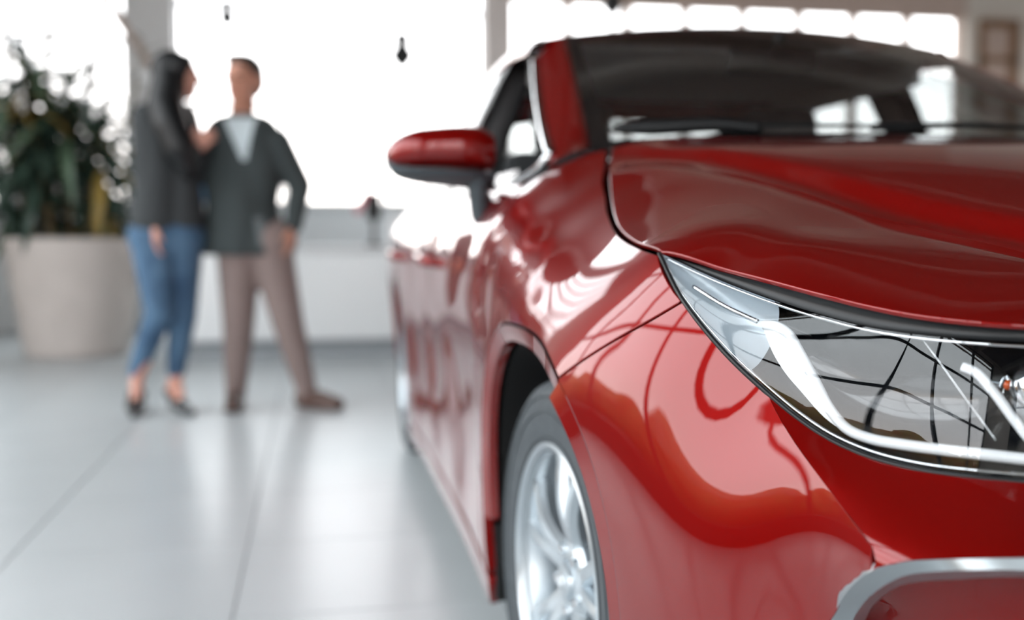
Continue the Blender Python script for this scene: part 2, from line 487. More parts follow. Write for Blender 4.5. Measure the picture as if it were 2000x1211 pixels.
# spot lamp on a post in front of the window strip
a = un(1196, 26, X=-8.0)
sp_ = tag(empty('spot_lamp', (-8.0, -a[1], a[2])), 'dark spot lamp on a stem above the car windscreen', 'lamp')
MB().tube([(0, 0, 0), (0, 0, -1.6)], 0.022, 8).build('stem', m_pillar, sp_, smooth=True)
MB().lathe([(0, -0.02), (0.06, 0.0), (0.09, 0.06), (0.09, 0.12), (0.05, 0.17), (0, 0.18)], 20).build('head', m_black, sp_, auto=40)
MB().tube([(0, 0, -1.6), (0, 0, -a[2]+0.02)], 0.022, 8).build('post', m_pillar, sp_, smooth=True)
MB().lathe([(0, -a[2]), (0.16, -a[2]), (0.16, -a[2]+0.02), (0.03, -a[2]+0.03)], 24).build('base', m_black, sp_, auto=40)
# ================================================================== THE CAR
m_red = mat('candy_red_paint', (0.215, 0.0015, 0.001), rough=0.36, metal=0.35, coat=1.0, coat_r=0.012, coat_ior=1.54, spec=0.05)
m_rubber = mat('tyre_rubber', srgb(74, 80, 84), rough=0.62, noise=(60, 0.12))
m_trim = mat('satin_black_trim', srgb(24, 26, 28), rough=0.4)
m_grey_plastic = mat('grained_grey_plastic', srgb(66, 74, 79), rough=0.5, bump=(300, 0.15))
m_liner = mat('arch_liner_felt', srgb(16, 17, 18), rough=0.9)
m_alloy = mat('silver_alloy', srgb(205, 214, 220), rough=0.28, metal=0.75)
m_chrome = mat('chrome', (0.85, 0.88, 0.9, 1), rough=0.06, metal=1.0)
m_silver = mat('satin_silver_trim', srgb(172, 180, 184), rough=0.3, metal=0.85)
m_cabin = mat('dark_cabin_trim', srgb(58, 57, 58), rough=0.7)
m_seat = mat('charcoal_seat_fabric', srgb(72, 72, 74), rough=0.85, noise=(120, 0.2))
m_wglass = glass('windscreen_glass', (0.86, 0.88, 0.88), 0.32)
m_sglass = glass('side_window_glass', (0.50, 0.54, 0.55), 0.07)
m_lens = glass('headlamp_lens', (0.97, 0.98, 0.99), 0.075)
m_guide = mat('white_light_guide', srgb(236, 240, 242), rough=0.15, coat=0.6)
m_dark_gloss = mat('gloss_black_bezel', srgb(14, 16, 19), rough=0.12, coat=0.5)
m_reflector = mat('satin_silver_reflector', srgb(196, 206, 212), rough=0.42, metal=0.35)
m_orange = mat('orange_bulb_glass', srgb(225, 95, 30), rough=0.1, coat=1)

car = tag(empty('car'), 'glossy red saloon car with its headlamp and bonnet close to the viewer', 'car')

def surf_frame(surf, q, h=1e-3, ref=None):
    q = np.atleast_2d(q)
    P = surf(q)
    du = surf(q+[h, 0])-surf(q-[h, 0]); dv = surf(q+[0, h])-surf(q-[0, h])
    N = np.cross(du, dv); N /= np.maximum(np.linalg.norm(N, axis=1), 1e-12)[:, None]
    if ref is not None:
        s = np.sign(N@np.array(ref, float)); s[s == 0] = 1
        N = N*s[:, None] if np.mean(s > 0) < 0.95 and False else N*np.sign(np.mean(N@np.array(ref, float)))
    return P, N

def mirrored(o, name=None, parent=None):
    me = o.data.copy()
    n = len(me.vertices); co = np.empty(n*3); me.vertices.foreach_get('co', co); co = co.reshape(-1, 3)
    nl = np.empty(len(me.loops)*3); 
    cn = [Vector(c.vector) for c in me.corner_normals]
    faces = [tuple(p.vertices)[::-1] for p in me.polygons]
    cnf = []
    for p in me.polygons:
        cnf += [(cn[i].x, -cn[i].y, cn[i].z) for i in list(p.loop_indices)[::-1]]
    m2 = bpy.data.meshes.new(o.data.name)
    m2.from_pydata([(a, -b, c) for a, b, c in co], [], faces)
    m2.polygons.foreach_set('use_smooth', [True]*len(faces))
    for m in o.data.materials: m2.materials.append(m)
    m2.update(); m2.normals_split_custom_set(cnf)
    r = bpy.data.objects.new(name or o.name.split('.')[0], m2); COL.objects.link(r)
    r.parent = parent or o.parent
    bpy.data.meshes.remove(me)
    return r

def inset(poly, g):
    p = np.array(poly); a = np.roll(p, 1, 0); b = np.roll(p, -1, 0)
    t = b-a; n = np.c_[-t[:, 1], t[:, 0]]; n /= np.maximum(np.linalg.norm(n, axis=1), 1e-12)[:, None]
    area = 0.5*np.sum(p[:, 0]*np.roll(p[:, 1], -1)-np.roll(p[:, 0], -1)*p[:, 1])
    return p+n*g*(1 if area > 0 else -1)

def inside(poly, q):
    p = np.array(poly); x, y = q[:, 0], q[:, 1]; c = np.zeros(len(q), bool)
    j = len(p)-1
    for i in range(len(p)):
        xi, yi = p[i]; xj, yj = p[j]
        m = ((yi > y) != (yj > y))
        with np.errstate(divide='ignore', invalid='ignore'):
            m &= x < (xj-xi)*(y-yi)/(yj-yi+1e-15)+xi
        c ^= m; j = i
    return c

def panel(name, poly, surf, mat_, parent, step=0.02, ref=(0, 1, 0), gap=0.002, r=0.0018, fl=0.018, mirror=True, scale=(1, 1)):
    """sheet metal panel: the part of surf inside poly (parameter space), rounded turned-in edge"""
    sc = np.array(scale, float)
    P0 = resample(np.array(poly)*sc, step, True)
    P0 = inset(P0, gap+r)
    lo, hi = P0.min(0), P0.max(0)
    gx, gy = np.meshgrid(np.arange(lo[0]+step/2, hi[0], step), np.arange(lo[1]+step/2, hi[1], step))
    G = np.c_[gx.ravel(), gy.ravel()]
    G = G[inside(inset(P0, step*0.45), G)]
    nb = len(P0)
    res = delaunay_2d_cdt([Vector(v) for v in np.vstack([P0, G])], [], [list(range(nb))], 1, 1e-6)
    vv = np.array([tuple(v) for v in res[0]]); ff = res[2]
    q = vv/sc
    P, N = surf_frame(surf, q, ref=ref)
    # boundary order: take orig ids
    idx = {}
    for i, ol in enumerate(res[3]):
        for o_ in ol:
            if o_ < nb: idx[o_] = i
    ring = [idx[k] for k in range(nb) if k in idx]
    B = P[ring]; NB = N[ring]
    T = np.roll(B, -1, 0)-np.roll(B, 1, 0)
    A = np.cross(T, NB); A /= np.maximum(np.linalg.norm(A, axis=1), 1e-12)[:, None]
    cen = P.mean(0)
    # outward tangent direction
    Bin = surf(inset(P0, 0.004)[[k for k in range(nb) if k in idx]]/sc)
    sg = np.sign(np.sum(A*(B-Bin), axis=1)); sg[sg == 0] = 1
    A *= sg[:, None]
    n0 = len(P); m = len(ring)
    r1 = B+A*r*0.7-NB*r*0.3; r2 = B+A*r-NB*r; r3 = B+A*r-NB*fl
    V = np.vstack([P, r1, r2, r3]); NN = np.vstack([N, A*0.7+NB*0.7, A, A])
    F = [tuple(f) for f in ff]
    # orient faces
    f0 = F[len(F)//2]; nrm = np.cross(P[f0[1]]-P[f0[0]], P[f0[2]]-P[f0[0]])
    flip = nrm@N[f0[0]] < 0
    # conversion (X,S,Z)->(X,-S,Z) flips handedness, so store reversed
    F = [f[::-1] if not flip else f for f in F]
    rr = [ring]+[[n0+k*m+i for i in range(m)] for k in range(3)]
    fa = []
    for k in range(3):
        for i in range(m):
            j = (i+1) % m
            q4 = (rr[k][i], rr[k][j], rr[k+1][j], rr[k+1][i])
            fa.append(q4)
    q4 = fa[0]; nr = np.cross(V[q4[1]]-V[q4[0]], V[q4[3]]-V[q4[0]])
    if nr@NB[0]*1 + nr@A[0] > 0: fa = [q[::-1] for q in fa]
    F += fa
    o = mesh_obj(name, V, F, mat_, parent, normals=NN)
    if mirror: return o, mirrored(o)
    return o

def gridmesh(name, P, mat_, parent, mirror=False, flip=False, smooth=True):
    n, m = P.shape[:2]
    V = P.reshape(-1, 3)
    F = [(i*m+j, i*m+j+1, (i+1)*m+j+1, (i+1)*m+j) for i in range(n-1) for j in range(m-1)]
    if flip: F = [f[::-1] for f in F]
    o = mesh_obj(name, V, F, mat_, parent, smooth=smooth)
    if mirror: return o, mirrored(o)
    return o

def ribbon(name, curves, mat_, parent, n=60, mirror=False, flip=False, sharp=False):
    """lofted strip through several curves of points"""
    P = np.array([spline(c, n) if len(c) != n else np.array(c) for c in curves])
    o = gridmesh(name, P, mat_, parent, flip=flip)
    if sharp: o.data.set_sharp_from_angle(angle=math.radians(25))
    if mirror: return o, mirrored(o)
    return o

U = lambda L: [un(u, v, X=x) for u, v, x in L]

# ---- traced feature curves (pixel + longitudinal station)
SHUT = U([(1193, 289, -.37), (1187, 330, -.24), (1188, 375, -.10), (1195, 420, .04), (1206, 448, .13), (1222, 464, .20), (1250, 479, .285), (1288, 493, .364)])
HFRONT = U([(1288, 492, .364), (1400, 524, .46), (1500, 550, .535), (1600, 576, .60), (1700, 600, .655), (1800, 618, .70), (1900, 629, .735), (2000, 636, .76)])
HFRONT += [np.array(p) for p in ((.795, .50, .768), (.825, .38, .773), (.85, .2, .779), (.858, 0, .781))]
LLOW = U([(1288, 493, .364), (1335, 585, .45), (1420, 690, .53), (1494, 760, .58), (1560, 815, .62), (1620, 855, .652), (1700, 890, .69), (1800, 915, .732), (1900, 928, .766), (2000, 937, .79)])
LLOW += [np.array(p) for p in ((.85, .53, .643), (.885, .42, .652))]
LTOP = U([(1292, 496, .366), (1400, 545, .46), (1500, 583, .535), (1600, 615, .60), (1700, 640, .655), (1800, 655, .70), (2000, 670, .76)])
LTOP += [np.array(p) for p in ((.797, .50, .750), (.828, .40, .745))]
RIDGE = U([(1494, 760, .58), (1535, 838, .625), (1586, 912, .672), (1655, 1004, .73), (1703, 1068, .772)])
SEAM = U([(1338, 588, .455), (1280, 623, .42), (1200, 668, .36), (1140, 705, .31), (1100, 735, .265)])
FOGO = U([(1624, 1211, .71), (1650, 1162, .738), (1680, 1130, .762), (1700, 1117, .776), (1720, 1108, .787), (1770, 1097, .806), (1840, 1093, .827), (2000, 1090, .862)])
FOGM = U([(1666, 1211, .722), (1694, 1170, .75), (1724, 1146, .775), (1745, 1134, .788), (1770, 1124, .80), (1840, 1116, .827), (2000, 1114, .866)])
FOGI = U([(1690, 1211, .712), (1704, 1184, .736), (1732, 1159, .758), (1760, 1143, .775), (1800, 1136, .792), (1880, 1131, .82), (2000, 1127, .855)])
FOGO = [np.array((.655, .735, .36)), np.array((.672, .734, .42))]+FOGO+[np.array((.872, .58, .592)), np.array((.90, .50, .596))]
FOGM = [np.array((.665, .712, .36)), np.array((.683, .712, .42))]+FOGM+[np.array((.876, .578, .575)), np.array((.905, .50, .578))]
FOGI = [np.array((.655, .698, .36)), np.array((.672, .698, .42))]+FOGI+[np.array((.865, .575, .565)), np.array((.893, .50, .567))]

# ---- side skin  S = F(X, Z)
side = []
for p in SHUT[1:]+SEAM+RIDGE+LLOW[1:3]: side.append((p[0], p[2], p[1]))
nexact = len(side)
side.append((-.37, 1.015, .642))
side += [(p[0], p[2], p[1]) for p in FOGO[2:6]]
nexact = len(side)
side += [(.25, .665, .888), (.3, .615, .878), (.34, .548, .866), (.35, .458, .858), (.35, .373, .852), (.36, .25, .840),
         (.5, .45, .822), (.5, .3, .811), (.62, .42, .778), (.60, .28, .770), (.47, .58, .827), (.6, .55, .780),
         (0, .70, .892), (.13, .69, .891), (-.2, .69, .890), (-.36, .5, .888), (-.36, .33, .882), (-.36, .2, .872),
         (0, .77, .872), (0, .83, .826), (.2, .74, .862), (.2, .80, .822), (-.2, .78, .876), (-.2, .87, .825), (-.38, .65, .886), (-.38, .8, .872), (-.38, .9, .828), (-.38, .96, .755)]
for X, row in ((-.62, ((.18, .862), (.3, .868), (.45, .862), (.6, .872), (.7, .883), (.78, .878), (.86, .856), (.92, .822), (.97, .783))),
               (-1.0, ((.18, .855), (.3, .862), (.45, .850), (.6, .864), (.7, .880), (.78, .878), (.86, .858), (.92, .827), (.97, .790))),
               (-1.5, ((.18, .853), (.3, .860), (.45, .846), (.6, .862), (.7, .879), (.78, .878), (.86, .860), (.92, .830), (.97, .794))),
               (-2.0, ((.18, .855), (.3, .862), (.45, .852), (.6, .868), (.7, .883), (.78, .881), (.86, .863), (.92, .833), (.97, .797))),
               (-2.35, ((.18, .86), (.35, .868), (.6, .882), (.72, .888), (.8, .884), (.88, .862), (.97, .795))),
               (-2.7, ((.72, .890), (.8, .884), (.9, .842), (.98, .77), (1.03, .70))),
               (-3.1, ((.25, .83), (.5, .852), (.7, .868), (.8, .866), (.9, .838), (1.0, .745), (1.05, .67))),
               (-3.45, ((.25, .75), (.5, .775), (.7, .795), (.85, .79), (.95, .745), (1.04, .65))),
               (-3.62, ((.3, .66), (.5, .69), (.7, .70), (.85, .70), (.95, .67)))):
    side += [(X, z, s) for z, s in row]
Fside = RBF(side, np.where(np.arange(len(side)) < nexact, 4e-5, 1e-4))
def SIDE(q):
    q = np.atleast_2d(q); return np.c_[q[:, 0], Fside(q), q[:, 1]]

def arch(xc, a, b, th0, th1, n=40, ne=2.6, zc=.317):
    t = np.radians(np.linspace(th0, th1, n)); c, s = np.cos(t), np.sin(t)
    return np.c_[xc+a*np.sign(c)*np.abs(c)**(2/ne), zc+b*np.sign(s)*np.abs(s)**(2/ne)]
xz = lambda L: [(p[0], p[2]) for p in L]

AO, AI = (.408, .395), (.380, .368)
thS = 57.0                                     # where the fender/bumper seam meets the arch
fr_arch = arch(0, *AO, thS, 180, 60)
fender_poly = list(map(tuple, spline(xz(SHUT), 40)))+list(map(tuple, spline(xz(LLOW[:2]), 6)))[1:]
fender_poly += list(map(tuple, spline(xz(SEAM), 14)))[1:-1]
fender_poly += list(map(tuple, fr_arch))+[(-.408, .20), (-.47, .20), (-.475, .5), (-.47, .8), (-.462, .93), (-.445, .985), (-.40, 1.012)]
fender, _ = panel('fender', fender_poly, SIDE, m_red, car, step=.014, gap=.0028)
fender['label'] = 'red front wing above the near wheel'

bump_poly = list(map(tuple, spline(xz(SEAM), 14)))[:-1]+list(map(tuple, arch(0, *AO, thS, 0, 30)))+[(.41, .20), (.64, .22), (.655, .36), (.672, .42)]
bump_poly += [(p[0], p[2]) for p in spline(FOGO[2:6], 12)]
bump_poly += list(map(tuple, spline(xz(RIDGE), 16)))[::-1]+list(map(tuple, spline(xz(LLOW[1:4]), 10)))[::-1][1:-1]
bump, bumpL = panel('front_bumper', bump_poly, SIDE, m_red, car, step=.012, gap=0.0, r=.0003)

# ---- bumper face between headlamp and fog trim: X = G(S, Z)
fpts = [(p[1], p[2], p[0]) for p in RIDGE+LLOW[4:]+FOGO[5:]]
Ff = RBF(fpts)
def FRONT(q):
    q = np.atleast_2d(q); return np.c_[Ff(q), q[:, 0], q[:, 1]]
fp = list(map(tuple, [(p[1], p[2]) for p in spline(RIDGE, 16)]))+[(p[1], p[2]) for p in spline(FOGO[5:], 24)]
fp += [(p[1], p[2]) for p in spline(LLOW[3:], 30)][::-1][:-1]
panel('bumper_face', fp, FRONT, m_red, bump, step=.010, ref=(1, 0, 0), gap=0.0, r=0.0003)
# fog trim
nF = 70
ro = spline(FOGO, nF); rm = spline(FOGM, nF); ri = spline(FOGI, nF)
ribbon('fog_trim', [ro+[-.012, 0, 0], ro, rm, ri, ri+[-.03, -.004, -.004]], m_silver, bump, n=nF, mirror=True, flip=True, sharp=True)
# black groove round the trim and the red insert panel in the recess
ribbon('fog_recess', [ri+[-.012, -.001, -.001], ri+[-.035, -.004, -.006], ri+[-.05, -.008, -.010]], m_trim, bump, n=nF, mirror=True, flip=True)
ipts = [(p[1]-.010, p[2]-.012, p[0]-.045) for p in spline(FOGI, 14)]+[(.50, .40, .83), (.60, .40, .755), (.66, .40, .69), (.55, .48, .835)]
Fi = RBF(ipts)
INS = lambda q: np.c_[Fi(np.atleast_2d(q)), np.atleast_2d(q)]
ip = [(p[1]-.006, p[2]-.008) for p in spline(FOGI, 40)]+[(.50, .36)]
panel('bumper_insert', ip, INS, m_red, bump, step=.014, ref=(1, 0, 0), gap=0, r=.001)

# arch lips (flat returned edge of fender and bumper)
def lip(name, xc, th0, th1, parent, n=50, drop=.012):
    a0 = arch(xc, AO[0]-.0015, AO[1]-.0015, th0, th1, n); a1 = arch(xc, *AI, th0, th1, n); a2 = arch(xc, AI[0]-.012, AI[1]-.012, th0, th1, n)
    P0, N0 = surf_frame(SIDE, a0, ref=(0, 1, 0))
    P0 = P0-N0*.0006
    P1 = np.c_[a1[:, 0], Fside(a1)-drop, a1[:, 1]]
    P1b = P1+[0, -.004, 0]; P2 = np.c_[a1[:, 0]*1+ (a2[:, 0]-a1[:, 0])*.2, P1[:, 1]-.014, a1[:, 1]+(a2[:, 1]-a1[:, 1])*.2]
    o = gridmesh(name, np.array([P0, P1, P1b, P2]), m_red, parent, flip=(th1 > th0))
    o.data.set_sharp_from_angle(angle=math.radians(28))
    return o, mirrored(o)
lip('arch_lip', 0, thS+.4, 180, fender)
lip('arch_lip', 0, thS-.4, 0, bump, drop=-.001)

# ---- bonnet  Z = G(X, S)
hd = [(p[0], p[1], p[2]) for p in SHUT+HFRONT[1:]]
hd += [(-.27, 0, 1.030), (0, 0, .988), (.3, 0, .928), (.6, 0, .858), (.77, 0, .812), (-.30, .33, 1.026), (0, .3, .983), (.3, .3, .920), (.6, .3, .850),
       (-.2, .60, .986), (0, .60, .948), (.2, .62, .900), (.4, .6, .858), (.55, .5, .833), (-.15, .66, .962), (0, .69, .919), (.2, .72, .874), (.36, .72, .855), (.48, .68, .832)]
hd += [(x, -s, z) for x, s, z in hd if s > 0.01]
Fh = RBF(hd)
crX = [-.6, -.35, -.1, .15, .37, .52, .9]; crS = [.68, .625, .545, .487, .446, .41, .33]
def HOOD(q):
    q = np.atleast_2d(q); z = Fh(q)
    sc_ = np.interp(q[:, 0], crX, crS)
    d = sc_-np.abs(q[:, 1])
    amp = .013*sstep(-.5, -.1, q[:, 0])
    z = z + amp*(sstep(-.022, .020, d)) - amp*.55*np.exp(-((d+.03)/.045)**2)
    return np.c_[q[:, 0], q[:, 1], z]
xs_ = lambda L: [(p[0], p[1]) for p in L]
half = list(map(tuple, spline(xs_(SHUT), 40)))+list(map(tuple, spline(xs_(HFRONT), 50)))[1:]
rear = [(-.30-.07*abs(s/.642)**2.2, s) for s in np.linspace(-.62, .62, 25)]
hood_poly = half+[(x, -s) for x, s in half[::-1][1:]]+rear
hood = panel('bonnet', hood_poly, HOOD, m_red, car, step=.009, ref=(0, 0, 1), mirror=False, r=.0028, fl=.005)

# ---- headlamp
nL = 90
lo = spline(LLOW, nL); hi = spline(LTOP, nL)
tt = np.linspace(0, 1, 26)
outd = np.array([.62, .62, .18])
def lens_pts(depth=0.0, sh=0.0):
    P = np.zeros((nL, len(tt), 3))
    for i in range(nL):
        w = min(1, i/14)
        g = (1-i/nL)
        od = np.array([.55+.4*(i/nL), .75-.5*(i/nL), .15]); od /= np.linalg.norm(od)
        for j, t in enumerate(tt):
            b = 4*t*(1-t)
            P[i, j] = lo[i]*(1-t)+hi[i]*t + od*(.007*w*b) - od*depth*w*b**.55
    return P
LP = lens_pts()
def lens_at(u, v, back=0.015):
    V = LP.reshape(-1, 3)-CC; z = V@FW
    uu = 1000+CF*(V@RT)/z; vv = 605.5-CF*(V@UP)/z
    k = np.argsort((uu-u)**2+(vv-v)**2)[:4]
    w = 1/(np.hypot(uu[k]-u, vv[k]-v)+.5); d = np.sum(z[k]*w)/np.sum(w)
    r = FW+RT*(u-1000)/CF-UP*(v-605.5)/CF
    return CC+r*(d+back)
for sgn in (1, -1):
    def M(o):
        if sgn < 0:
            r = mirrored(o, parent=o.parent); bpy.data.objects.remove(o); return r
        return o
    Bk = lens_pts(.085)
    hl = M(gridmesh('headlamp', Bk[26:, :], m_dark_gloss, car, flip=True))
    if sgn > 0: hl['label'] = 'clear headlamp with white light strips and dark bezel'
    def add(o):
        o.parent = hl; return M(o)
    add(gridmesh('reflector', lens_pts(.05)[:27, :], m_reflector, hl, flip=True))
    add(gridmesh('lens', LP, m_lens, hl, flip=False))
    # gasket line and bright rim
    cv = lambda P: [(a, -b, c) for a, b, c in P]
    add(MB().tube(cv(lo+[.001, .0005, -.0015]), .0028, 8).build('gasket', m_trim, hl, smooth=True))
    add(MB().tube(cv(lo[2:-1]+(hi-lo)[2:-1]*np.minimum(.06, .004/np.maximum(np.linalg.norm(hi-lo, axis=1)[2:-1], .004))[:, None]-[.002, .001, 0]), .0016, 8).build('rim', m_chrome, hl, smooth=True))
    add(MB().tube(cv(hi[1:]-[.0, .0, .003]), .0016, 8).build('rim', m_chrome, hl, smooth=True))
    # white light guide with its flat cheek
    g1 = [(1492, 634), (1515, 637), (1540, 652), (1560, 685), (1590, 740), (1625, 805), (1655, 838), (1700, 857), (1760, 868), (1850, 880), (1930, 889), (2000, 897)]
    G1 = spline([lens_at(u, v, .018) for u, v in g1], 60)
    G1 = np.vstack([G1, [[.84, .53, .668], [.865, .43, .672]]])
    add(MB().tube(cv(G1), [.0055]*len(G1), 10).build('light_guide', m_guide, hl, smooth=True))
    ch = [((1489, 636), (1492, 634)), ((1510, 690), (1524, 645)), ((1535, 730), (1558, 690)), ((1565, 765), (1585, 740)), ((1610, 815), (1622, 805)), ((1650, 845), (1652, 838))]
    c0 = spline([lens_at(*a, .020) for a, b in ch], 24); c1 = spline([lens_at(*b, .020) for a, b in ch], 24)
    add(gridmesh('light_blade', np.array([c0, c1]), m_guide, hl, flip=True))
    g2 = [(1880, 716), (1905, 727), (1940, 765), (1975, 812), (2010, 858)]
    G2 = spline([lens_at(u, v, .02) for u, v in g2], 30)
    add(MB().tube(cv(G2), .0045, 10).build('light_guide', m_guide, hl, smooth=True))
    # fine chrome edge on the bezel
    g3 = [(1800, 660), (1830, 700), (1880, 770), (1945, 860)]
    add(MB().tube(cv(spline([lens_at(u, v, .02) for u, v in g3], 24)), .0008, 6).build('bezel_edge', m_chrome, hl, smooth=True))
    g4 = [(1355, 560), (1420, 600), (1480, 628)]
    add(MB().tube(cv(spline([lens_at(u, v, .014) for u, v in g4], 24)), .003, 8).build('bezel_edge', m_chrome, hl, smooth=True))
    # projector bowl and orange indicator bulb
    pb = lens_at(2030, 760, .05)
    R = Matrix.Rotation(math.radians(90), 3, 'Y')
    mb = MB().lathe([(.030, .0), (.032, .012), (.028, .02), (.022, .016), (.012, .024), (0, .027)], 32)
    mb.v = [tuple(R@Vector(v)+Vector((pb[0], -pb[1], pb[2]))) for v in mb.v]
    add(mb.build('projector', m_chrome, hl, auto=50))
    ob = lens_at(1968, 752, .045)
    add(MB().ball((ob[0], -ob[1], ob[2]), .005, 12, 8).build('indicator_bulb', m_orange, hl, smooth=True))
    add(MB().tube([(ob[0]-.012, -ob[1], ob[2]), (ob[0]+.001, -ob[1], ob[2])], .009, 14).build('bulb_socket', m_chrome, hl, auto=40))
    # black strip between bonnet edge and lens
    he = spline(HFRONT[:9]+[np.array((.812, .44, .770))], nL)
    o = gridmesh('seal_strip', np.array([he+[-.004, -.003, -.003], hi*.5+he*.5+[-.010, -.007, -.001], hi+[-.003, -.002, .0005]]), m_trim, hl)
    add(o)

# ---- windscreen, pillars, roof
def WS(s, t, off=0.0):
    base = np.array([-.385-.085*s*s, .652*s, 1.040-.018*s*s]); top = np.array([-1.17-.065*s*s, .527*s, 1.412-.027*s*s])
    p = base*(1-t)+top*t
    return p+np.array([.42, 0, .9])*(.014*4*t*(1-t)*(1-.6*s*s)-off)
def wspatch(name, s0, s1, t0, t1, m, ns=24, ntt=24, off=0.0, parent=None):
    P = np.array([[WS(s, t, off) for t in np.linspace(t0, t1, ntt)] for s in np.linspace(s0, s1, ns)])
    return gridmesh(name, P, m, parent or car, flip=False)
ws = wspatch('windscreen', -1, 1, 0, 1, m_wglass, 40, 30)
for a, b, c, d in ((.945, 1, 0, 1), (-1, -.945, 0, 1), (-.945, .945, .965, 1), (-.945, .945, 0, .05)):
    wspatch('windscreen_border', a, b, c, d, m_trim, off=.002, parent=ws)

pil_in = [WS(1, t) for t in (1, .72, .42, .15, 0)]+[np.array((-.405, .662, 1.016))]
pil_out = [un(1046, 118, X=-1.24), un(1053, 190, X=-.92), un(1064, 250, X=-.68), un(1078, 300, X=-.49), np.array((-.455, .745, .985))]
pi_ = spline(pil_in, 40); po_ = spline(pil_out, 40)
mid = (pi_+po_)/2+np.array([.1, .45, .6])*.012
q1 = pi_*.8+po_*.2+np.array([.1, .45, .6])*.010
q3 = pi_*.2+po_*.8+np.array([.1, .7, .4])*.008
ribbon('windscreen_pillar', [pi_+[-.004, 0, -.004], pi_+[0, .002, .001], q1, mid, q3, po_, po_+[0, -.012, -.006]], m_red, car, n=40, mirror=True, flip=True)

RAIL = [np.array(p) for p in ((-1.245, .585, 1.378), (-1.5, .592, 1.402), (-1.8, .590, 1.408), (-2.1, .58, 1.398), (-2.4, .562, 1.365), (-2.75, .545, 1.29), (-3.02, .56, 1.17), (-3.15, .60, 1.05))]
rd = [(p[0], p[1], p[2]) for p in RAIL[:6]]+[(-1.17, 0, 1.412), (-1.185, .26, 1.406), (-1.235, .527, 1.385), (-1.5, 0, 1.432), (-1.8, 0, 1.437), (-2.1, 0, 1.432), (-2.45, 0, 1.405), (-2.75, 0, 1.34), (-1.8, .4, 1.428)]
rd += [(x, -s, z) for x, s, z in rd if s > .01]
Fr = RBF(rd)
rp_ = [(-1.172-.065*(s/.527)**2, s) for s in np.linspace(-.545, .545, 21)]
rp_ += [(p[0], p[1]-.006) for p in spline(RAIL[:6], 24)][1:]+[(-2.72, .3), (-2.72, 0), (-2.72, -.3)]+[(p[0], -p[1]+.006) for p in spline(RAIL[:6], 24)][::-1][:-1]
panel('roof', rp_, lambda q: np.c_[np.atleast_2d(q), Fr(q)], m_red, car, step=.04, ref=(0, 0, 1), mirror=False)

# side glass surface S = W(X, Z)
wd = []
for X, zb, sb, zt, st in ((-.5, .96, .775, 1.40, .60), (-1.0, .955, .797, 1.385, .597), (-1.5, .96, .803, 1.40, .600), (-2.0, .965, .806, 1.40, .592), (-2.5, .98, .795, 1.35, .575), (-2.9, 1.0, .75, 1.24, .57), (-3.1, 1.02, .70, 1.12, .58)):
    for k in (0, .5, 1): wd.append((X, zb*(1-k)+zt*k, sb*(1-k)+st*k+.012*4*k*(1-k)))
Fw = RBF(wd)
WIN = lambda q: np.c_[np.atleast_2d(q)[:, 0], Fw(q), np.atleast_2d(q)[:, 1]]
pc = spline([(p[0], p[2]) for p in pil_out], 30)
railxz = spline([(p[0], p[2]-.006) for p in RAIL], 60)
belt = lambda x: .955+.02*np.clip((-x-.9)/1.6, 0, 1)
# outer roof rail / window frame in body colour with a bright strip under it
ro_ = spline([p for p in RAIL], 60)
lowr = np.array([[p[0], Fw([[p[0], p[2]-.045]])[0]+.004, p[2]-.045] for p in ro_])
ribbon('roof_rail', [ro_+[0, -.012, .006], ro_, ro_*.5+lowr*.5+[0, .010, .004], lowr, lowr+[0, -.015, 0]], m_red, car, n=60, mirror=True, flip=True)

fd_poly = [(-.478, .21), (-1.53, .21), (-1.55, .5), (-1.56, .8), (-1.565, float(belt(-1.565)))]+[(x, float(belt(x))) for x in np.linspace(-1.5, -.50, 12)]+[(-.47, .93), (-.478, .8), (-.483, .5)]
fdoor, fdoorL = panel('front_door', fd_poly, SIDE, m_red, car, step=.022)
ra = arch(-2.70, *AO, 130, 180, 20)[::-1]
rd_poly = [(-1.537, .21), (-2.30, .21), (-3.1+.0, .21)][:2]+[tuple(p) for p in arch(-2.70, AO[0]+.03, AO[1]+.03, 5, 62, 20)]+[(-2.53, .85), (-2.50, float(belt(-2.5)))]+[(x, float(belt(x))) for x in np.linspace(-2.4, -1.575, 10)]+[(-1.567, .8), (-1.557, .5)]
rdoor, rdoorL = panel('rear_door', rd_poly, SIDE, m_red, car, step=.022)
q_poly = [tuple(p) for p in arch(-2.70, AO[0], AO[1], 62, 180, 40)]+[(-3.108, .25), (-3.60, .30), (-3.62, .8), (-3.60, .98), (-3.3, 1.03), (-3.1, 1.035), (-2.8, 1.02), (-2.515, .99), (-2.54, .85)]
qp, _ = panel('rear_quarter', q_poly, SIDE, m_red, car, step=.024)
lip('arch_lip', -2.70, 2, 180, qp)
rk_poly = [(-.41, .195), (-.43, .135), (-2.27, .135), (-2.30, .195)]
panel('sill', rk_poly, SIDE, m_red, car, step=.03, gap=.001)

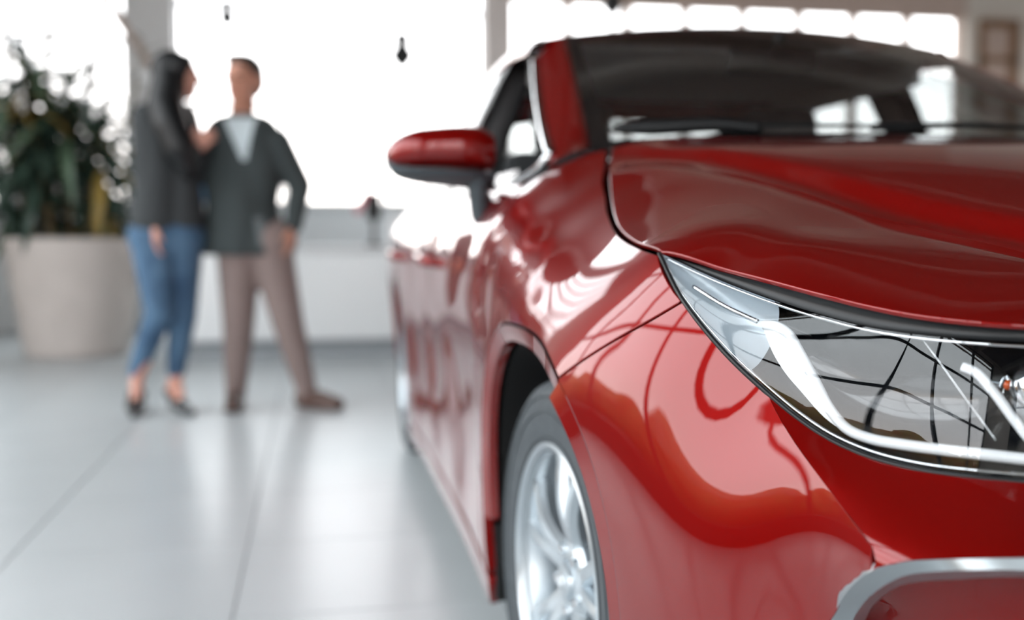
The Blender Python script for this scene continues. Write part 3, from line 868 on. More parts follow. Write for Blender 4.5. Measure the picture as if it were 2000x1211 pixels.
# windows
fw_poly = [(-.56, float(belt(-.56))+.012)]+[(x, float(belt(x))+.010) for x in np.linspace(-.7, -1.52, 8)]+[(-1.53, 1.15), (-1.53, 1.352), (-1.40, 1.345)]
fw_poly += [(p[0]-.02, p[1]-.012) for p in pc[2:26]]
fw_low = [(x, float(belt(x))+.004) for x in np.linspace(-.62, -1.50, 8)]+[(x, float(belt(x))+.035) for x in np.linspace(-1.50, -.62, 8)]
fgl, fglX = panel('window_glass', fw_low, WIN, m_sglass, fdoor, step=.02, gap=0, r=.0005, fl=.004)
bpy.data.objects.remove(fglX)
fglX, fglL = panel('window_glass', fw_poly, WIN, m_sglass, fdoor, step=.035, gap=0, r=.001, fl=.004)
fglL.parent = fdoorL
bpy.data.objects.remove(fglX)
rw_poly = [(x, float(belt(x))+.010) for x in np.linspace(-1.62, -2.45, 8)]+[(-2.58, 1.03), (-2.62, 1.10), (-2.50, 1.25), (-2.35, 1.325), (-2.1, 1.348), (-1.85, 1.358), (-1.62, 1.355), (-1.62, 1.15)]
rgl, rglL = panel('window_glass', rw_poly, WIN, m_sglass, rdoor, step=.035, gap=0, r=.001, fl=.004)
rglL.parent = rdoorL
# black centre pillar and belt seal, bright belt strip
P = np.array([[[x, Fw([[x, z]])[0]-.001, z] for x in (-1.53, -1.575, -1.62)] for z in np.linspace(.96, 1.36, 12)])
gridmesh('centre_pillar', P, m_trim, car, mirror=True)
tr = MB()
bx = np.linspace(-.52, -2.6, 50)
def strip(name, x0, x1, parent, parentL):
    pts = [(x, -(Fside([[x, float(belt(x))]])[0]+.001), float(belt(x))+.004) for x in np.linspace(x0, x1, 24)]
    o = MB().tube(pts, .0065, 8).build(name, m_chrome, parent, smooth=True)
    m = mirrored(o); m.parent = parentL
strip('belt_strip', -.74, -1.55, fdoor, fdoorL); strip('belt_strip', -1.58, -2.52, rdoor, rdoorL)
# bright surround of the front side window
ch = [un(1046, 112, X=-1.245), un(1052, 185, X=-.93), un(1063, 250, X=-.68), un(1077, 302, X=-.48), un(1060, 325, X=-.50), un(1030, 350, X=-.56), un(1000, 368, X=-.64), un(966, 389, X=-.745)]
c1 = spline(ch[:4], 30); c2 = spline(ch[3:], 20)
for cc_ in (c1, c2):
    o = MB().tube([(p[0], -p[1]-.004, p[2]) for p in cc_], .0095, 10).build('window_surround', m_chrome, fdoor, smooth=True)
    mirrored(o).parent = fdoorL
# door handles
for par, parL, x in ((fdoor, fdoorL, -1.40), (rdoor, rdoorL, -2.36)):
    s = Fside([[x, .79]])[0]
    pts = [(x+.11, -(s-.005), .785), (x+.09, -(s+.022), .787), (x, -(s+.030), .79), (x-.09, -(s+.022), .792), (x-.11, -(s-.005), .793)]
    pts = [tuple(p) for p in spline(pts, 20)]
    o = MB().tube(pts, .012, 10, flat=(.7, 1.2)).build('door_handle', m_red, par, smooth=True)
    m = mirrored(o); m.parent = parL

# rear: boot lid, rear screen, rear bumper, tail lamps
def quadstrip(name, rows, m, parent=car, n=24, flip=False):
    P = np.array([spline(r, n) for r in rows]); return gridmesh(name, P, m, parent, flip=flip)
sym = lambda x, s, z, k=.04: [(x+k, s, z-.01), (x+.01, s*.6, z), (x, 0, z+.004), (x+.01, -s*.6, z), (x+k, -s, z-.01)]
quadstrip('rear_screen', [sym(-2.72, .50, 1.345, 0), sym(-2.9, .535, 1.24, 0), sym(-3.08, .58, 1.10, 0), sym(-3.14, .60, 1.04, 0)], m_sglass)
quadstrip('boot_lid', [sym(-3.14, .62, 1.04, 0), sym(-3.35, .63, 1.055), sym(-3.56, .63, 1.045), sym(-3.62, .63, 1.0), sym(-3.65, .64, .85), sym(-3.66, .66, .70)], m_red)
quadstrip('rear_bumper', [sym(-3.655, .68, .70), sym(-3.70, .70, .62), sym(-3.70, .70, .45), sym(-3.66, .69, .28)], m_red)
m_tail = mat('red_tail_lens', srgb(150, 10, 14), rough=0.1, coat=1)
for s in (1, -1):
    MB().box((-3.60, -s*.60, .86), (.07, .26, .14), bev=.02).build('tail_lamp', m_tail, car, auto=40)
A_ = spline([(-2.72, .50, 1.347), (-2.95, .555, 1.215), (-3.15, .615, 1.045)], 24)
B_ = [(-2.36, 1.352), (-2.52, 1.262), (-2.635, 1.12), (-2.60, 1.02), (-2.56, .985)]
B_ = spline([(x, Fw([[x, z]])[0]+.006, z) for x, z in B_], 24)
C_ = spline([(-2.5, .56, 1.372), (-2.82, .625, 1.20), (-3.10, .715, 1.035)], 24)
ribbon('rear_pillar', [A_+[0, 0, -.004], A_*.55+C_*.45+[0, .004, .008], C_+[0, .006, .004], C_*.5+B_*.5+[0, .006, 0], B_, B_+[0, -.012, 0]], m_red, car, n=24, mirror=True, flip=True)

# front: grille, lower bumper, number plate panel (beyond the picture's edge)
quadstrip('grille', [[(.862, .42, .745), (.885, .2, .752), (.89, 0, .754), (.885, -.2, .752), (.862, -.42, .745)], [(.885, .46, .56), (.92, .2, .55), (.93, 0, .55), (.92, -.2, .55), (.885, -.46, .56)], [(.86, .50, .34), (.91, .25, .32), (.92, 0, .32), (.91, -.25, .32), (.86, -.50, .34)]], m_trim, flip=True)
for k in range(6):
    z = .36+.032*k
    pts = [(.90, -.47, z), (.93, -.22, z), (.937, 0, z), (.93, .22, z), (.90, .47, z)]
    MB().tube([tuple(p) for p in spline(pts, 24)], .008, 8, flat=(1, .5)).build('grille_bar', m_dark_gloss, car, smooth=True)
quadstrip('nose_panel', [[(.822, .42, .766), (.853, .2, .774), (.862, 0, .777), (.853, -.2, .774), (.822, -.42, .766)], [(.872, .43, .73), (.895, .2, .735), (.90, 0, .736), (.895, -.2, .735), (.872, -.43, .73)]], m_red, flip=True)
quadstrip('lower_bumper', [[(.66, .735, .36), (.84, .52, .34), (.925, .25, .325), (.935, 0, .325), (.925, -.25, .325), (.84, -.52, .34), (.66, -.735, .36)], [(.65, .735, .22), (.83, .53, .20), (.93, .25, .20), (.94, 0, .20), (.93, -.25, .20), (.83, -.53, .20), (.65, -.735, .22)]], m_red, n=48, flip=True)
for e_ in ((.058, .036, 0), (.020, .034, 0), (.040, .016, .012)):
    pts = [(.905, e_[0]*math.cos(a), .70+e_[2]+e_[1]*math.sin(a)) for a in np.linspace(0, 2*PI, 33)]
    MB().tube(pts, .0045, 8).build('emblem_ring', m_chrome, car, smooth=True)

# ---- cowl, wipers
P = np.array([[np.array((-.285-.07*abs(s)**2.2, .64*s, 1.018-.012*s*s)), np.array((-.33-.07*s*s, .65*s, 1.012-.014*s*s)), WS(s, .03)+[0, 0, -.012]] for s in np.linspace(-1, 1, 40)])
gridmesh('cowl', P, m_trim, car, flip=True)
def wiper(pts, r0, name):
    P = [(p[0], -p[1], p[2]) for p in spline(pts, 24)]
    return MB().tube(P, list(np.interp(np.linspace(0, 1, 24), [0, .25, 1], r0)), 10, flat=(1.0, .7)).build(name, m_trim, car, smooth=True)
w1 = wiper([WS(.93, .05, -.022), WS(.80, .042, -.022), WS(.62, .034, -.024), WS(.50, .02, -.018)], (.014, .022, .018), 'wiper_arm')
b1 = wiper([WS(.95, .075, -.012), WS(.5, .06, -.012), WS(.05, .05, -.012)], (.006, .008, .006), 'wiper_blade'); b1.parent = w1
w2 = wiper([WS(.15, .02, -.02), WS(-.2, .035, -.024), WS(-.45, .05, -.020)], (.012, .010, .007), 'wiper_arm')
b2 = wiper([WS(.1, .06, -.012), WS(-.35, .07, -.012), WS(-.8, .08, -.012)], (.006, .008, .006), 'wiper_blade'); b2.parent = w2

# ---- door mirrors
def mirror_unit():
    # red cap: superellipsoid-like loft along its width
    o = None
    sec = []
    Xc = -.72
    top = [(752, 300), (765, 276), (800, 257), (850, 250), (905, 248), (938, 252), (954, 262)]
    low = [(752, 306), (765, 322), (800, 332), (850, 336), (905, 340), (938, 341), (956, 338)]
    T = spline([un(u, v, X=Xc) for u, v in top], 28); Lo = spline([un(u, v, X=Xc) for u, v in low], 28)
    dep = spline([(0, .010), (.15, .06), (.5, .095), (.85, .10), (1, .085)], 28)[:, 1]
    rows = []
    for i in range(28):
        c = (T[i]+Lo[i])/2; h = (T[i][2]-Lo[i][2])/2; ring = []
        for a in np.linspace(-PI/2, PI/2, 15):
            ca, sa = math.cos(a), math.sin(a)
            ring.append(c+[dep[i]*abs(ca)**.75, 0, h*np.sign(sa)*abs(sa)**.8])
        rows.append(ring)
    rows = [[np.mean(rows[0], axis=0)]*15]+rows
    cap = gridmesh('door_mirror', np.array(rows), m_red, car, flip=True)
    cap['label'] = 'red door mirror on a grey stalk'
    # end wall towards the door
    lw = [(752, 306), (765, 322), (800, 332), (850, 336), (905, 340), (938, 341), (958, 338)]
    lb = [(754, 318), (768, 342), (800, 355), (850, 362), (905, 368), (938, 372), (960, 372)]
    A = spline([un(u, v, X=Xc) for u, v in lw], 28); Bq = spline([un(u, v, X=Xc) for u, v in lb], 28)
    rows = []
    for i in range(28):
        ring = []
        for a in np.linspace(0, 1, 9):
            z = A[i]*(1-a)+Bq[i]*a
            ring.append(z+[dep[i]*(1.0*math.cos(a*PI/2)**.7), 0, 0])
        rows.append(ring)
    hs = gridmesh('housing', np.array(rows), m_grey_plastic, cap, flip=True)
    # stalk running down to the door
    st = [un(930, 345, X=-.68), un(934, 380, X=-.69), un(940, 425, X=-.72)]
    st2 = [(p[0], -p[1], p[2]) for p in spline(st+[np.array((-.76, .80, .925))], 16)]
    sk = MB().tube(st2, list(np.linspace(.030, .024, 16)), 14, flat=(.75, 1.5)).build('stalk', m_grey_plastic, cap, smooth=True)
    # mirror glass on the rear face and the back bezel
    rim = np.vstack([T, Lo[::-1], ])
    cen = rim.mean(0)
    V = np.vstack([rim+[-.002, 0, 0], [cen+[-.002, 0, 0]]]); n = len(rim)
    F = [(i, (i+1) % n, n) for i in range(n)]
    gl = mesh_obj('mirror_glass', V, F, m_chrome, cap)
    bz = np.array([rim+[.004, 0, 0], rim+[-.012, 0, 0]])
    bz = np.concatenate([bz, bz[:, :1]], axis=1)
    be = gridmesh('bezel', bz, m_trim, cap)
    ts = MB().tube([(p[0]-.002, -p[1], p[2]) for p in (np.array(rows)[1:16, 2])], .003, 8).build('turn_signal', m_grey_plastic, cap, smooth=True)
    capL = mirrored(cap)
    for c in (hs, sk, gl, be, ts): mirrored(c, parent=capL)
mirror_unit()

# ---- wheels
def make_wheel():
    root = None
    n = 288; R = .316
    prof = [(.200, -.098), (.212, -.1), (.235, -.105), (.27, -.108), (.295, -.104), (.306, -.096), (.3125, -.082), (.3155, -.06), (.3158, -.036), (.309, -.034), (.309, -.029), (.316, -.027),
            (.3162, -.004), (.309, -.003), (.309, .003), (.3162, .004), (.316, .027), (.309, .029), (.309, .034), (.3158, .036), (.3155, .06), (.3125, .082), (.306, .096), (.295, .104), (.27, .108), (.235, .105), (.212, .1), (.200, .098)]
    # raised rings on the outer sidewall
    mb = MB(); V = []; m = len(prof)
    for k in range(n):
        th = 2*PI*k/n
        for i, (r, h) in enumerate(prof):
            if k % 4 == 0 and (4 <= i <= 7 or 20 <= i <= 23): r -= .006
            V.append((r*math.cos(th), h, r*math.sin(th)))
    F = []
    for k in range(n):
        k2 = (k+1) % n
        for i in range(m-1): F.append((k*m+i, k*m+i+1, k2*m+i+1, k2*m+i))
    mb.add(V, F)
    # rim: barrel + flange; outer face looks towards -y (Blender)
    rim = MB().lathe([(.203, .09), (.198, .085), (.19, .05), (.185, 0), (.19, -.06), (.196, -.085), (.207, -.0935), (.2135, -.098), (.214, -.103), (.209, -.105), (.203, -.1), (.199, -.09)][::-1], 96, 'y')
    wheel = rim.build('wheel', m_alloy, car, auto=35)
    tyre = mb.build('tyre', m_rubber, wheel, auto=45)
    ring = MB()
    for rr, hh in ((.222, -.1035), (.262, -.1085), (.285, -.1075)):
        ring.lathe([(rr-.002, hh+.004), (rr-.001, hh-.001), (rr+.001, hh-.001), (rr+.002, hh+.004)], 96, 'y')
    ring.build('sidewall_ring', m_rubber, wheel, auto=40)
    # five pairs of spokes
    sm = None
    for k in range(10):
        base = math.radians(90+72*(k//2))+math.radians(-13.5 if k % 2 else 13.5)
        secs = []
        for t in np.linspace(0, 1, 9):
            r = .045+t*(.203-.045)
            w = .034*(1-t)+.022*t+.014*abs(t-.5)
            y = -.070-.012*math.sin(PI*min(1, t*1.1))-.016*t
            bend = (-1 if k % 2 else 1)*(.15*(1-t)**1.2)*-1
            a = base+bend
            c, s = math.cos(a), math.sin(a); tc_, ts_ = -s, c
            top = y; d = .030
            for (off, yy) in ((-w/2, top+.012), (-w*.34, top), (w*.06, top-.003), (w*.36, top), (w/2, top+.012), (w*.3, top+d), (-w*.3, top+d)):
                secs.append((r*c+off*tc_, yy, r*s+off*ts_))
        Fq = [(i*7+j, i*7+(j+1) % 7, (i+1)*7+(j+1) % 7, (i+1)*7+j) for i in range(8) for j in range(7)]
        MB().add(secs, Fq).build('spoke', m_alloy, wheel, auto=28)
    MB().lathe([(0, -.088), (.018, -.088), (.027, -.086), (.030, -.080), (.030, -.07)], 32, 'y').build('centre_cap', m_alloy, wheel, auto=40)
    MB().lathe([(.031, -.072), (.034, -.078), (.060, -.074), (.068, -.066), (.07, -.04)], 40, 'y').build('hub', m_alloy, wheel, auto=40)
    for k in range(5):
        a = math.radians(90+36+72*k)
        MB().lathe([(0, -.083), (.008, -.083), (.009, -.079), (.009, -.06)], 12, 'y', c=(.05*math.cos(a), 0, .05*math.sin(a))).build('wheel_nut', m_chrome, wheel, auto=40)
    for e_ in ((.016, .010, 0), (.006, .0095, 0), (.011, .0045, .0035)):
        MB().tube([(e_[0]*math.cos(a), -.089, e_[2]+e_[1]*math.sin(a)) for a in np.linspace(0, 2*PI, 25)], .0012, 6).build('cap_emblem', m_chrome, wheel, smooth=True)
    MB().lathe([(.06, .0), (.06, -.012), (.145, -.012), (.145, .0)], 64, 'y').build('brake_disc', mat('brake_steel', srgb(120, 122, 124), rough=0.35, metal=1), wheel, auto=40)
    MB().box((-.115, -.01, .02), (.06, .06, .13), bev=.012).build('brake_caliper', m_trim, wheel, auto=40)
    return wheel
def copy_tree(o, parent):
    c = o.copy(); COL.objects.link(c); c.parent = parent
    for ch in list(o.children): copy_tree(ch, c)
    return c
wheel = make_wheel()
WS_ = .842-.108
first = True
for x, s, rot in ((0, 1, 6), (-2.70, 1, 31), (0, -1, 0), (-2.70, -1, 50)):
    w = wheel if first else copy_tree(wheel, car)
    first = False
    w.location = (x, -s*WS_, .316)
    w.rotation_euler = (0, math.radians(rot), (0 if s > 0 else PI)+(math.radians(4.5) if x == 0 else 0))
# arch liners, underbody, dark inner walls
for xc in (0, -2.70):
    a0 = arch(xc, AI[0]-.004, AI[1]-.004, 0, 180, 40)
    so = Fside(a0)-.034
    P = np.array([[(p[0], s, p[1]) for s in (q, .75, .62, .5)] for p, q in zip(a0, so)])
    P = np.concatenate([[[(a0[0][0], s, .215) for s in (so[0], .75, .62, .5)]], P, [[(a0[-1][0], s, .20) for s in (so[-1], .75, .62, .5)]]])
    gridmesh('arch_liner', P, m_liner, car, mirror=True)
    P = np.array([[(p[0], .5, p[1]) for p in a0], [(p[0], .5, .14) for p in a0]])
    gridmesh('arch_inner_wall', P, m_liner, car, mirror=True)
sbox(-2.25, -.42, -.80, .80, .14, .20).build('floor_pan', m_liner, car)
sbox(-3.6, -3.12, -.62, .62, .24, .30).build('floor_pan', m_liner, car)
sbox(.42, .62, -.60, .60, .20, .62).build('engine_block', m_liner, car)
sbox(-.40, .40, -.49, .49, .20, .70).build('engine_block', m_liner, car)
# mud flap behind the front wheel
for s in (1, -1):
    sbox(-.425, -.395, s*.70, s*.855, .15, .30, MB(), bev=.006).build('mud_flap', m_liner, car)

# ---- cabin
for s in (1, -1):
    MB().box((-1.6, -s*.73, .62), (1.9, .04, .62), bev=.015).build('door_lining', m_cabin, car, auto=50)
    MB().tube([(-1.55, -s*.73, .9), (-1.58, -s*.66, 1.15), (-1.62, -s*.57, 1.36)], .045, 10).build('pillar_lining', m_cabin, car, smooth=True)
    MB().tube([(-2.78, -s*.60, .98), (-2.80, -s*.53, 1.15), (-2.66, -s*.50, 1.27)], .05, 12).build('rear_pillar_lining', m_cabin, car, smooth=True)
MB().box((-.62, 0, .90), (.50, 1.40, .16), bev=.05).build('dashboard', m_cabin, car, auto=50)
MB().box((-.46, 0, .98), (.30, 1.30, .02), bev=.008).build('dashboard_top', m_cabin, car, auto=50)
MB().box((-.60, 0, .60), (.1, 1.4, .5)).build('bulkhead', m_cabin, car)
for s in (1, -1):
    MB().box((-1.45, -s*.36, .50), (.52, .50, .20), bev=.06).build('seat_cushion', m_seat, car, auto=50)
    MB().box((-1.78, -s*.36, .82), (.16, .48, .62), rot=(0, math.radians(-14), 0), bev=.06).build('seat_back', m_seat, car, auto=50)
    hr = MB().box((-1.86, -s*.36, 1.20), (.10, .26, .18), rot=(0, math.radians(-10), 0), bev=.04)
    hr.tube([(-1.85, -s*.36-.06, 1.05), (-1.86, -s*.36-.06, 1.15)], .008, 8); hr.tube([(-1.85, -s*.36+.06, 1.05), (-1.86, -s*.36+.06, 1.15)], .008, 8)
    hr.build('headrest', m_seat, car, auto=50)
MB().box((-2.45, 0, .52), (.5, 1.3, .2), bev=.06).build('rear_bench', m_seat, car, auto=50)
MB().box((-2.72, 0, .82), (.16, 1.28, .56), rot=(0, math.radians(-18), 0), bev=.06).build('rear_bench_back', m_seat, car, auto=50)
swp = [(-.95+.18*0, .36+.185*math.cos(a), .88+.185*math.sin(a)) for a in np.linspace(0, 2*PI, 40)]
swp = [(-.92-.28*(z-.88), y, z) for x, y, z in swp]
sw = MB().tube(swp, .015, 10).build('steering_wheel', m_trim, car, smooth=True)
MB().box((-.92, .36, .88), (.05, .16, .12), bev=.02).build('steering_hub', m_trim, sw, auto=50)
rm_ = MB().box((-1.10, 0, 1.31), (.03, .25, .065), bev=.014).build('rear_view_mirror', m_trim, car, auto=50)
MB().tube([(-1.09, 0, 1.32), (-1.06, 0, 1.375)], .012, 8).build('mirror_stem', m_trim, rm_, smooth=True)
MB().box((-1.83, 0, 1.372), (1.06, 1.04, .016)).box((-1.83, .545, 1.335), (1.0, .03, .075)).box((-1.83, -.545, 1.335), (1.0, .03, .075)).build('headlining', mat('headlining_fabric', srgb(205, 204, 202), rough=0.9), car)
# ================================================================== THE TWO PEOPLE
from mathutils.bvhtree import BVHTree
def remeshed(mb, name, m, parent, vox=0.008, smooth=6, dec=None):
    o = mb.build('tmp', m)
    r = o.modifiers.new('r', 'REMESH'); r.mode = 'VOXEL'; r.voxel_size = vox; r.use_smooth_shade = True
    if smooth:
        s = o.modifiers.new('s', 'SMOOTH'); s.factor = 0.5; s.iterations = smooth
    dg = bpy.context.evaluated_depsgraph_get()
    me = bpy.data.meshes.new_from_object(o.evaluated_get(dg)); me.name = name
    bpy.data.objects.remove(o)
    if not me.materials: me.materials.append(m)
    me.polygons.foreach_set('use_smooth', [True]*len(me.polygons))
    q = bpy.data.objects.new(name, me); COL.objects.link(q); q.parent = parent
    return q

def person_frame(u, v):
    p = un(u, v, Z=0)
    rz = math.atan2(math.cos(CYAW), math.sin(CYAW))
    root = empty('person', (p[0], -p[1], 0), rz=rz)
    D0 = (p-CC)@FW
    ca, sa = math.cos(rz), math.sin(rz)
    def L(u, v, dy=0.0):
        """photo pixel at the person's own distance (+dy further away) -> local point"""
        # distance measured horizontally along the view: keep points in the standing plane
        fh = np.array([FW[0], FW[1], 0]); fh /= np.linalg.norm(fh)
        d = FW+RT*(u-1000)/CF-UP*(v-605.5)/CF
        t = ((p-CC)@fh+dy)/(d@fh)
        w = CC+d*t
        x, y = w[0]-p[0], -(w[1]-p[1])
        return Vector((x*ca+y*sa, -x*sa+y*ca, w[2]))
    return root, L

def chain(mb, pts, rs, n=18):
    for a, b, ra, rb in zip(pts[:-1], pts[1:], rs[:-1], rs[1:]): mb.cone(a, b, ra, rb, n)
    return mb

def hand(mb, w, d, across, palm_n, curl=0.5, L=0.175):
    """five separate fingers on a palm: w wrist, d pointing direction, across towards the thumb, palm_n palm side"""
    w, d, a, n = Vector(w), Vector(d).normalized(), Vector(across).normalized(), Vector(palm_n).normalized()
    pl = L*0.52
    for k, off in enumerate((-.030, -.010, .010, .029)):
        base = w+d*pl*(0.98 if k in (1, 2) else 0.92)+a*off
        mb.cone(w+a*off*.6+d*.012, base, .016, .0125, 12)
        fl = L*(0.36, 0.44, 0.47, 0.42)[k]
        p = base; ang = curl*0.45
        for j, fr_ in enumerate((.45, .32, .23)):
            q = p+(d*math.cos(ang)+n*math.sin(ang)).normalized()*fl*fr_
            mb.cone(p, q, .0092-.0008*j, .0085-.0008*j, 10); p = q; ang += curl*0.75
    b = w+a*.026+d*.022
    k1 = b+(a*.75+d*.65+n*.2).normalized()*.045; k2 = k1+(d*.9+a*.25+n*.35).normalized()*.032
    mb.cone(b, k1, .016, .0115, 12); mb.cone(k1, k2, .0105, .0085, 12)
    return mb

def head(mb, c, face, h=0.235):
    """skull, jaw, nose, ears; face = horizontal direction the face looks"""
    c = Vector(c); f = Vector(face).normalized(); s = Vector((0, 0, 1)).cross(f).normalized(); z = Vector((0, 0, 1))
    ang = math.atan2(f.y, f.x)
    tgt, mb = mb, MB()
    mb.ball(c+z*.030-f*.012, .1, 20, 14, (.98, .76, .92), rot=(0, 0, ang))
    mb.ball(c-z*.035+f*.022, .1, 18, 12, (.66, .60, .82), rot=(0, 0, ang))
    mb.cone(c-z*.092+f*.058+s*.012, c-z*.092+f*.058-s*.012, .020, .020, 12)
    mb.cone(c+z*.018+f*.088, c-z*.026+f*.108, .009, .014, 10)
    mb.ball(c-z*.060+f*.086, .02, 12, 8, (.55, 1.1, .5), rot=(0, 0, ang))
    for k in (1, -1):
        mb.ball(c-z*.004-f*.012+s*k*.078, .034, 12, 8, (.6, .28, 1.0), rot=(0, 0, ang))
        mb.ball(c+z*.008+f*.066+s*k*.033, .024, 10, 8, (1, 1, .7))
    k = h/.225
    tgt.add([c+(Vector(q)-c)*k for q in mb.v], mb.f)
    return tgt
def face_details(c, face, parent, m_iris, m_lip, m_brow, k_=1.0):
    c = Vector(c); f = Vector(face).normalized(); s = Vector((0, 0, 1)).cross(f).normalized(); z = Vector((0, 0, 1))
    ang = math.atan2(f.y, f.x); f = f*k_; s = s*k_; z = z*k_
    for k in (1, -1):
        MB().ball(c+z*.006+f*.084+s*k*.032, .010, 12, 8, (.6, 1.3, .7), rot=(0, 0, ang)).build('eye', m_iris, parent, smooth=True)
        MB().tube([c+z*.028+f*.086+s*k*.016, c+z*.032+f*.086+s*k*.032, c+z*.027+f*.076+s*k*.050], .0045, 8).build('eyebrow', m_brow, parent, smooth=True)
    MB().ball(c-z*.060+f*.094, .012, 12, 8, (.5, 1.9, .55), rot=(0, 0, ang)).build('mouth', m_lip, parent, smooth=True)

m_skin = mat('skin', srgb(205, 148, 125), rough=0.5, sss=0.1)
m_skin2 = mat('fair_skin', srgb(214, 160, 142), rough=0.5, sss=0.1)
m_blazer = mat('dark_grey_blazer', srgb(62, 70, 71), rough=0.85, noise=(60, 0.12), bump=(500, 0.2))
m_jacket = mat('charcoal_jacket', srgb(58, 62, 64), rough=0.8, noise=(50, 0.12))
m_tee = mat('pale_grey_tshirt', srgb(200, 212, 216), rough=0.8)
m_lining = mat('grey_lining', srgb(104, 112, 114), rough=0.6)
m_trouser = mat('taupe_trousers', srgb(138, 122, 118), rough=0.85, noise=(40, 0.08))
m_jeans = mat('blue_jeans', srgb(58, 92, 128), rough=0.8, noise=(7, 0.35, (0.10, 0.19, 0.30)))
m_shoe = mat('brown_leather', srgb(84, 62, 54), rough=0.4)
m_heel = mat('black_patent', srgb(16, 17, 20), rough=0.25, coat=0.6)
m_hair1 = mat('black_hair', srgb(18, 20, 22), rough=0.45, bump=(90, 0.5))
m_hair2 = mat('short_brown_hair', srgb(66, 58, 54), rough=0.7, bump=(300, 0.6))
m_eye = mat('dark_eye', srgb(40, 30, 26), rough=0.2)
m_lip = mat('lip', srgb(165, 88, 82), rough=0.45)


def man():
    root, L = person_frame(530, 797)
    root.name = 'person'
    tag(root, 'man in dark grey blazer and taupe trousers, one hand in his pocket', 'person')
    hc = L(475, 160, 0.02); face = Vector((-.28, -1, 0))
    sh = [L(417, 276, .03), L(541, 279, .0)]
    el = [L(400, 338, .09), L(586, 362, .06)]
    wr = [L(376, 350, .20), L(573, 440, -.03)]
    hip = [L(466, 478, .02), L(527, 478, .02)]
    kn = [L(466, 632, -.02), L(562, 630, .0)]
    an = [L(461, 768, .03), L(598, 766, .03)]
    b = MB()
    head(b, hc, face, .245)
    neck = L(472, 232, .03)
    chain(b, [hc-Vector((0, -.01, .06)), neck, L(473, 258, .03)], [.060, .064, .085])
    for k in (0, 1):
        chain(b, [L(474, 262, .03), sh[k]], [.075, .062])
        chain(b, [sh[k], el[k], wr[k]], [.055, .042, .028])
        chain(b, [L(474+(-14 if k == 0 else 14), 290, .03), L(474+(-14 if k == 0 else 14), 400, .03), hip[k]], [.085, .08, .085])
        chain(b, [hip[k], kn[k], an[k]], [.088, .058, .040])
    # hands: one on the woman's back, one slipped into the pocket with the fingers down
    hand(b, wr[0], (-.9, .1, .05), (0, 0, 1), (0, -1, 0), .35)
    hand(b, wr[1], (-.12, -.05, -1), (-.2, -1, 0), (-1, .1, 0), .45)
    # bare feet inside the shoes
    f0 = L(455, 793, -.10); f1 = L(655, 788, -.06)
    chain(b, [an[0], L(461, 790, .03), f0], [.042, .036, .03]); chain(b, [an[1], L(600, 788, .03), f1], [.042, .036, .026])
    remeshed(b, 'body', m_skin, root, .0075, 5)
    face_details(hc, face, root, m_eye, m_lip, m_hair2, 1.09)
    # short hair
    h = MB(); f = face.normalized(); z = Vector((0, 0, 1)); s = z.cross(f); ang = math.atan2(f.y, f.x)
    f = f*1.09; s = s*1.09; z = z*1.09
    h.ball(hc+z*.045-f*.022, .109, 20, 14, (1.0, .82, .86), rot=(0, 0, ang))
    h.ball(hc+z*.01-f*.045, .109, 18, 12, (.72, .80, .85), rot=(0, 0, ang))
    h.cone(hc+z*.098+f*.058+s*.03, hc+z*.098+f*.058-s*.03, .025, .025)
    remeshed(h, 'hair', m_hair2, root, .008, 3)
    # trousers
    t = MB()
    chain(t, [L(462, 470, .02), L(532, 470, .02)], [.125, .125])
    for k in (0, 1):
        chain(t, [hip[k], kn[k]], [.112, .080]); chain(t, [kn[k], an[k]+Vector((0, 0, .02))], [.080, .054])
        t.cone(an[k]+Vector((0, 0, .02)), an[k]-Vector((0, 0, .015)), .054, .052)
    remeshed(t, 'trousers', m_trouser, root, .010, 8)
    # shoes
    for k in (0, 1):
        sm = MB()
        if k == 0:
            hl_, toe = L(463, 788, .05), L(453, 793, -.16)
        else:
            hl_, toe = L(590, 786, .04), L(660, 790, -.08)
        hl_.z = .045; toe.z = .034
        mid_ = hl_.lerp(toe, .5); mid_.z = .05
        chain(sm, [hl_, mid_, toe], [.042, .046, .034])
        chain(sm, [hl_, an[k]-Vector((0, 0, .02))], [.042, .046])
        lo_ = [Vector((p.x, p.y, .014)) for p in (hl_, mid_, toe)]
        chain(sm, lo_, [.014, .014, .014])
        for dd in (-.03, .03):
            ac = (toe-hl_).cross(Vector((0, 0, 1))).normalized()*dd
            chain(sm, [p+ac for p in lo_], [.014, .014, .012])
        so = remeshed(sm, 'shoe', m_shoe, root, .007, 3)
        # clip below the floor
        for v in so.data.vertices:
            if v.co.z < 0: v.co.z = 0
    # blazer
    j = MB()
    for k in (0, 1):
        sx = -1 if k == 0 else 1
        chain(j, [L(474, 262, .03), sh[k]], [.085, .066])
        chain(j, [sh[k], el[k]], [.074, .062]); chain(j, [el[k], wr[k]], [.062, .046])
        chain(j, [L(474+sx*28, 272, .02), L(474+sx*30, 340, .02), L(474+sx*24, 400, .02), L(474+sx*32+2, 480, .02)], [.125, .122, .115, .130])
    chain(j, [L(474, 262, .03), L(474, 400, .0), L(470, 482, .0)], [.12, .13, .13])
    for k in (0, 1): chain(j, [L(474+(-12, 12)[k], 236, .05), L((434, 518)[k], 262, .03)], [.052, .056])
    jo = remeshed(j, 'blazer', m_blazer, root, .010, 8)
    for v in jo.data.vertices:                      # clean hem and collar opening
        zh = L(470, 498, 0).z
        if v.co.z < zh: v.co.z = zh
    # things laid onto the blazer front: shirt in the V, lapels, flap
    bv = BVHTree.FromPolygons([v.co.copy() for v in jo.data.vertices], [tuple(p.vertices) for p in jo.data.polygons])
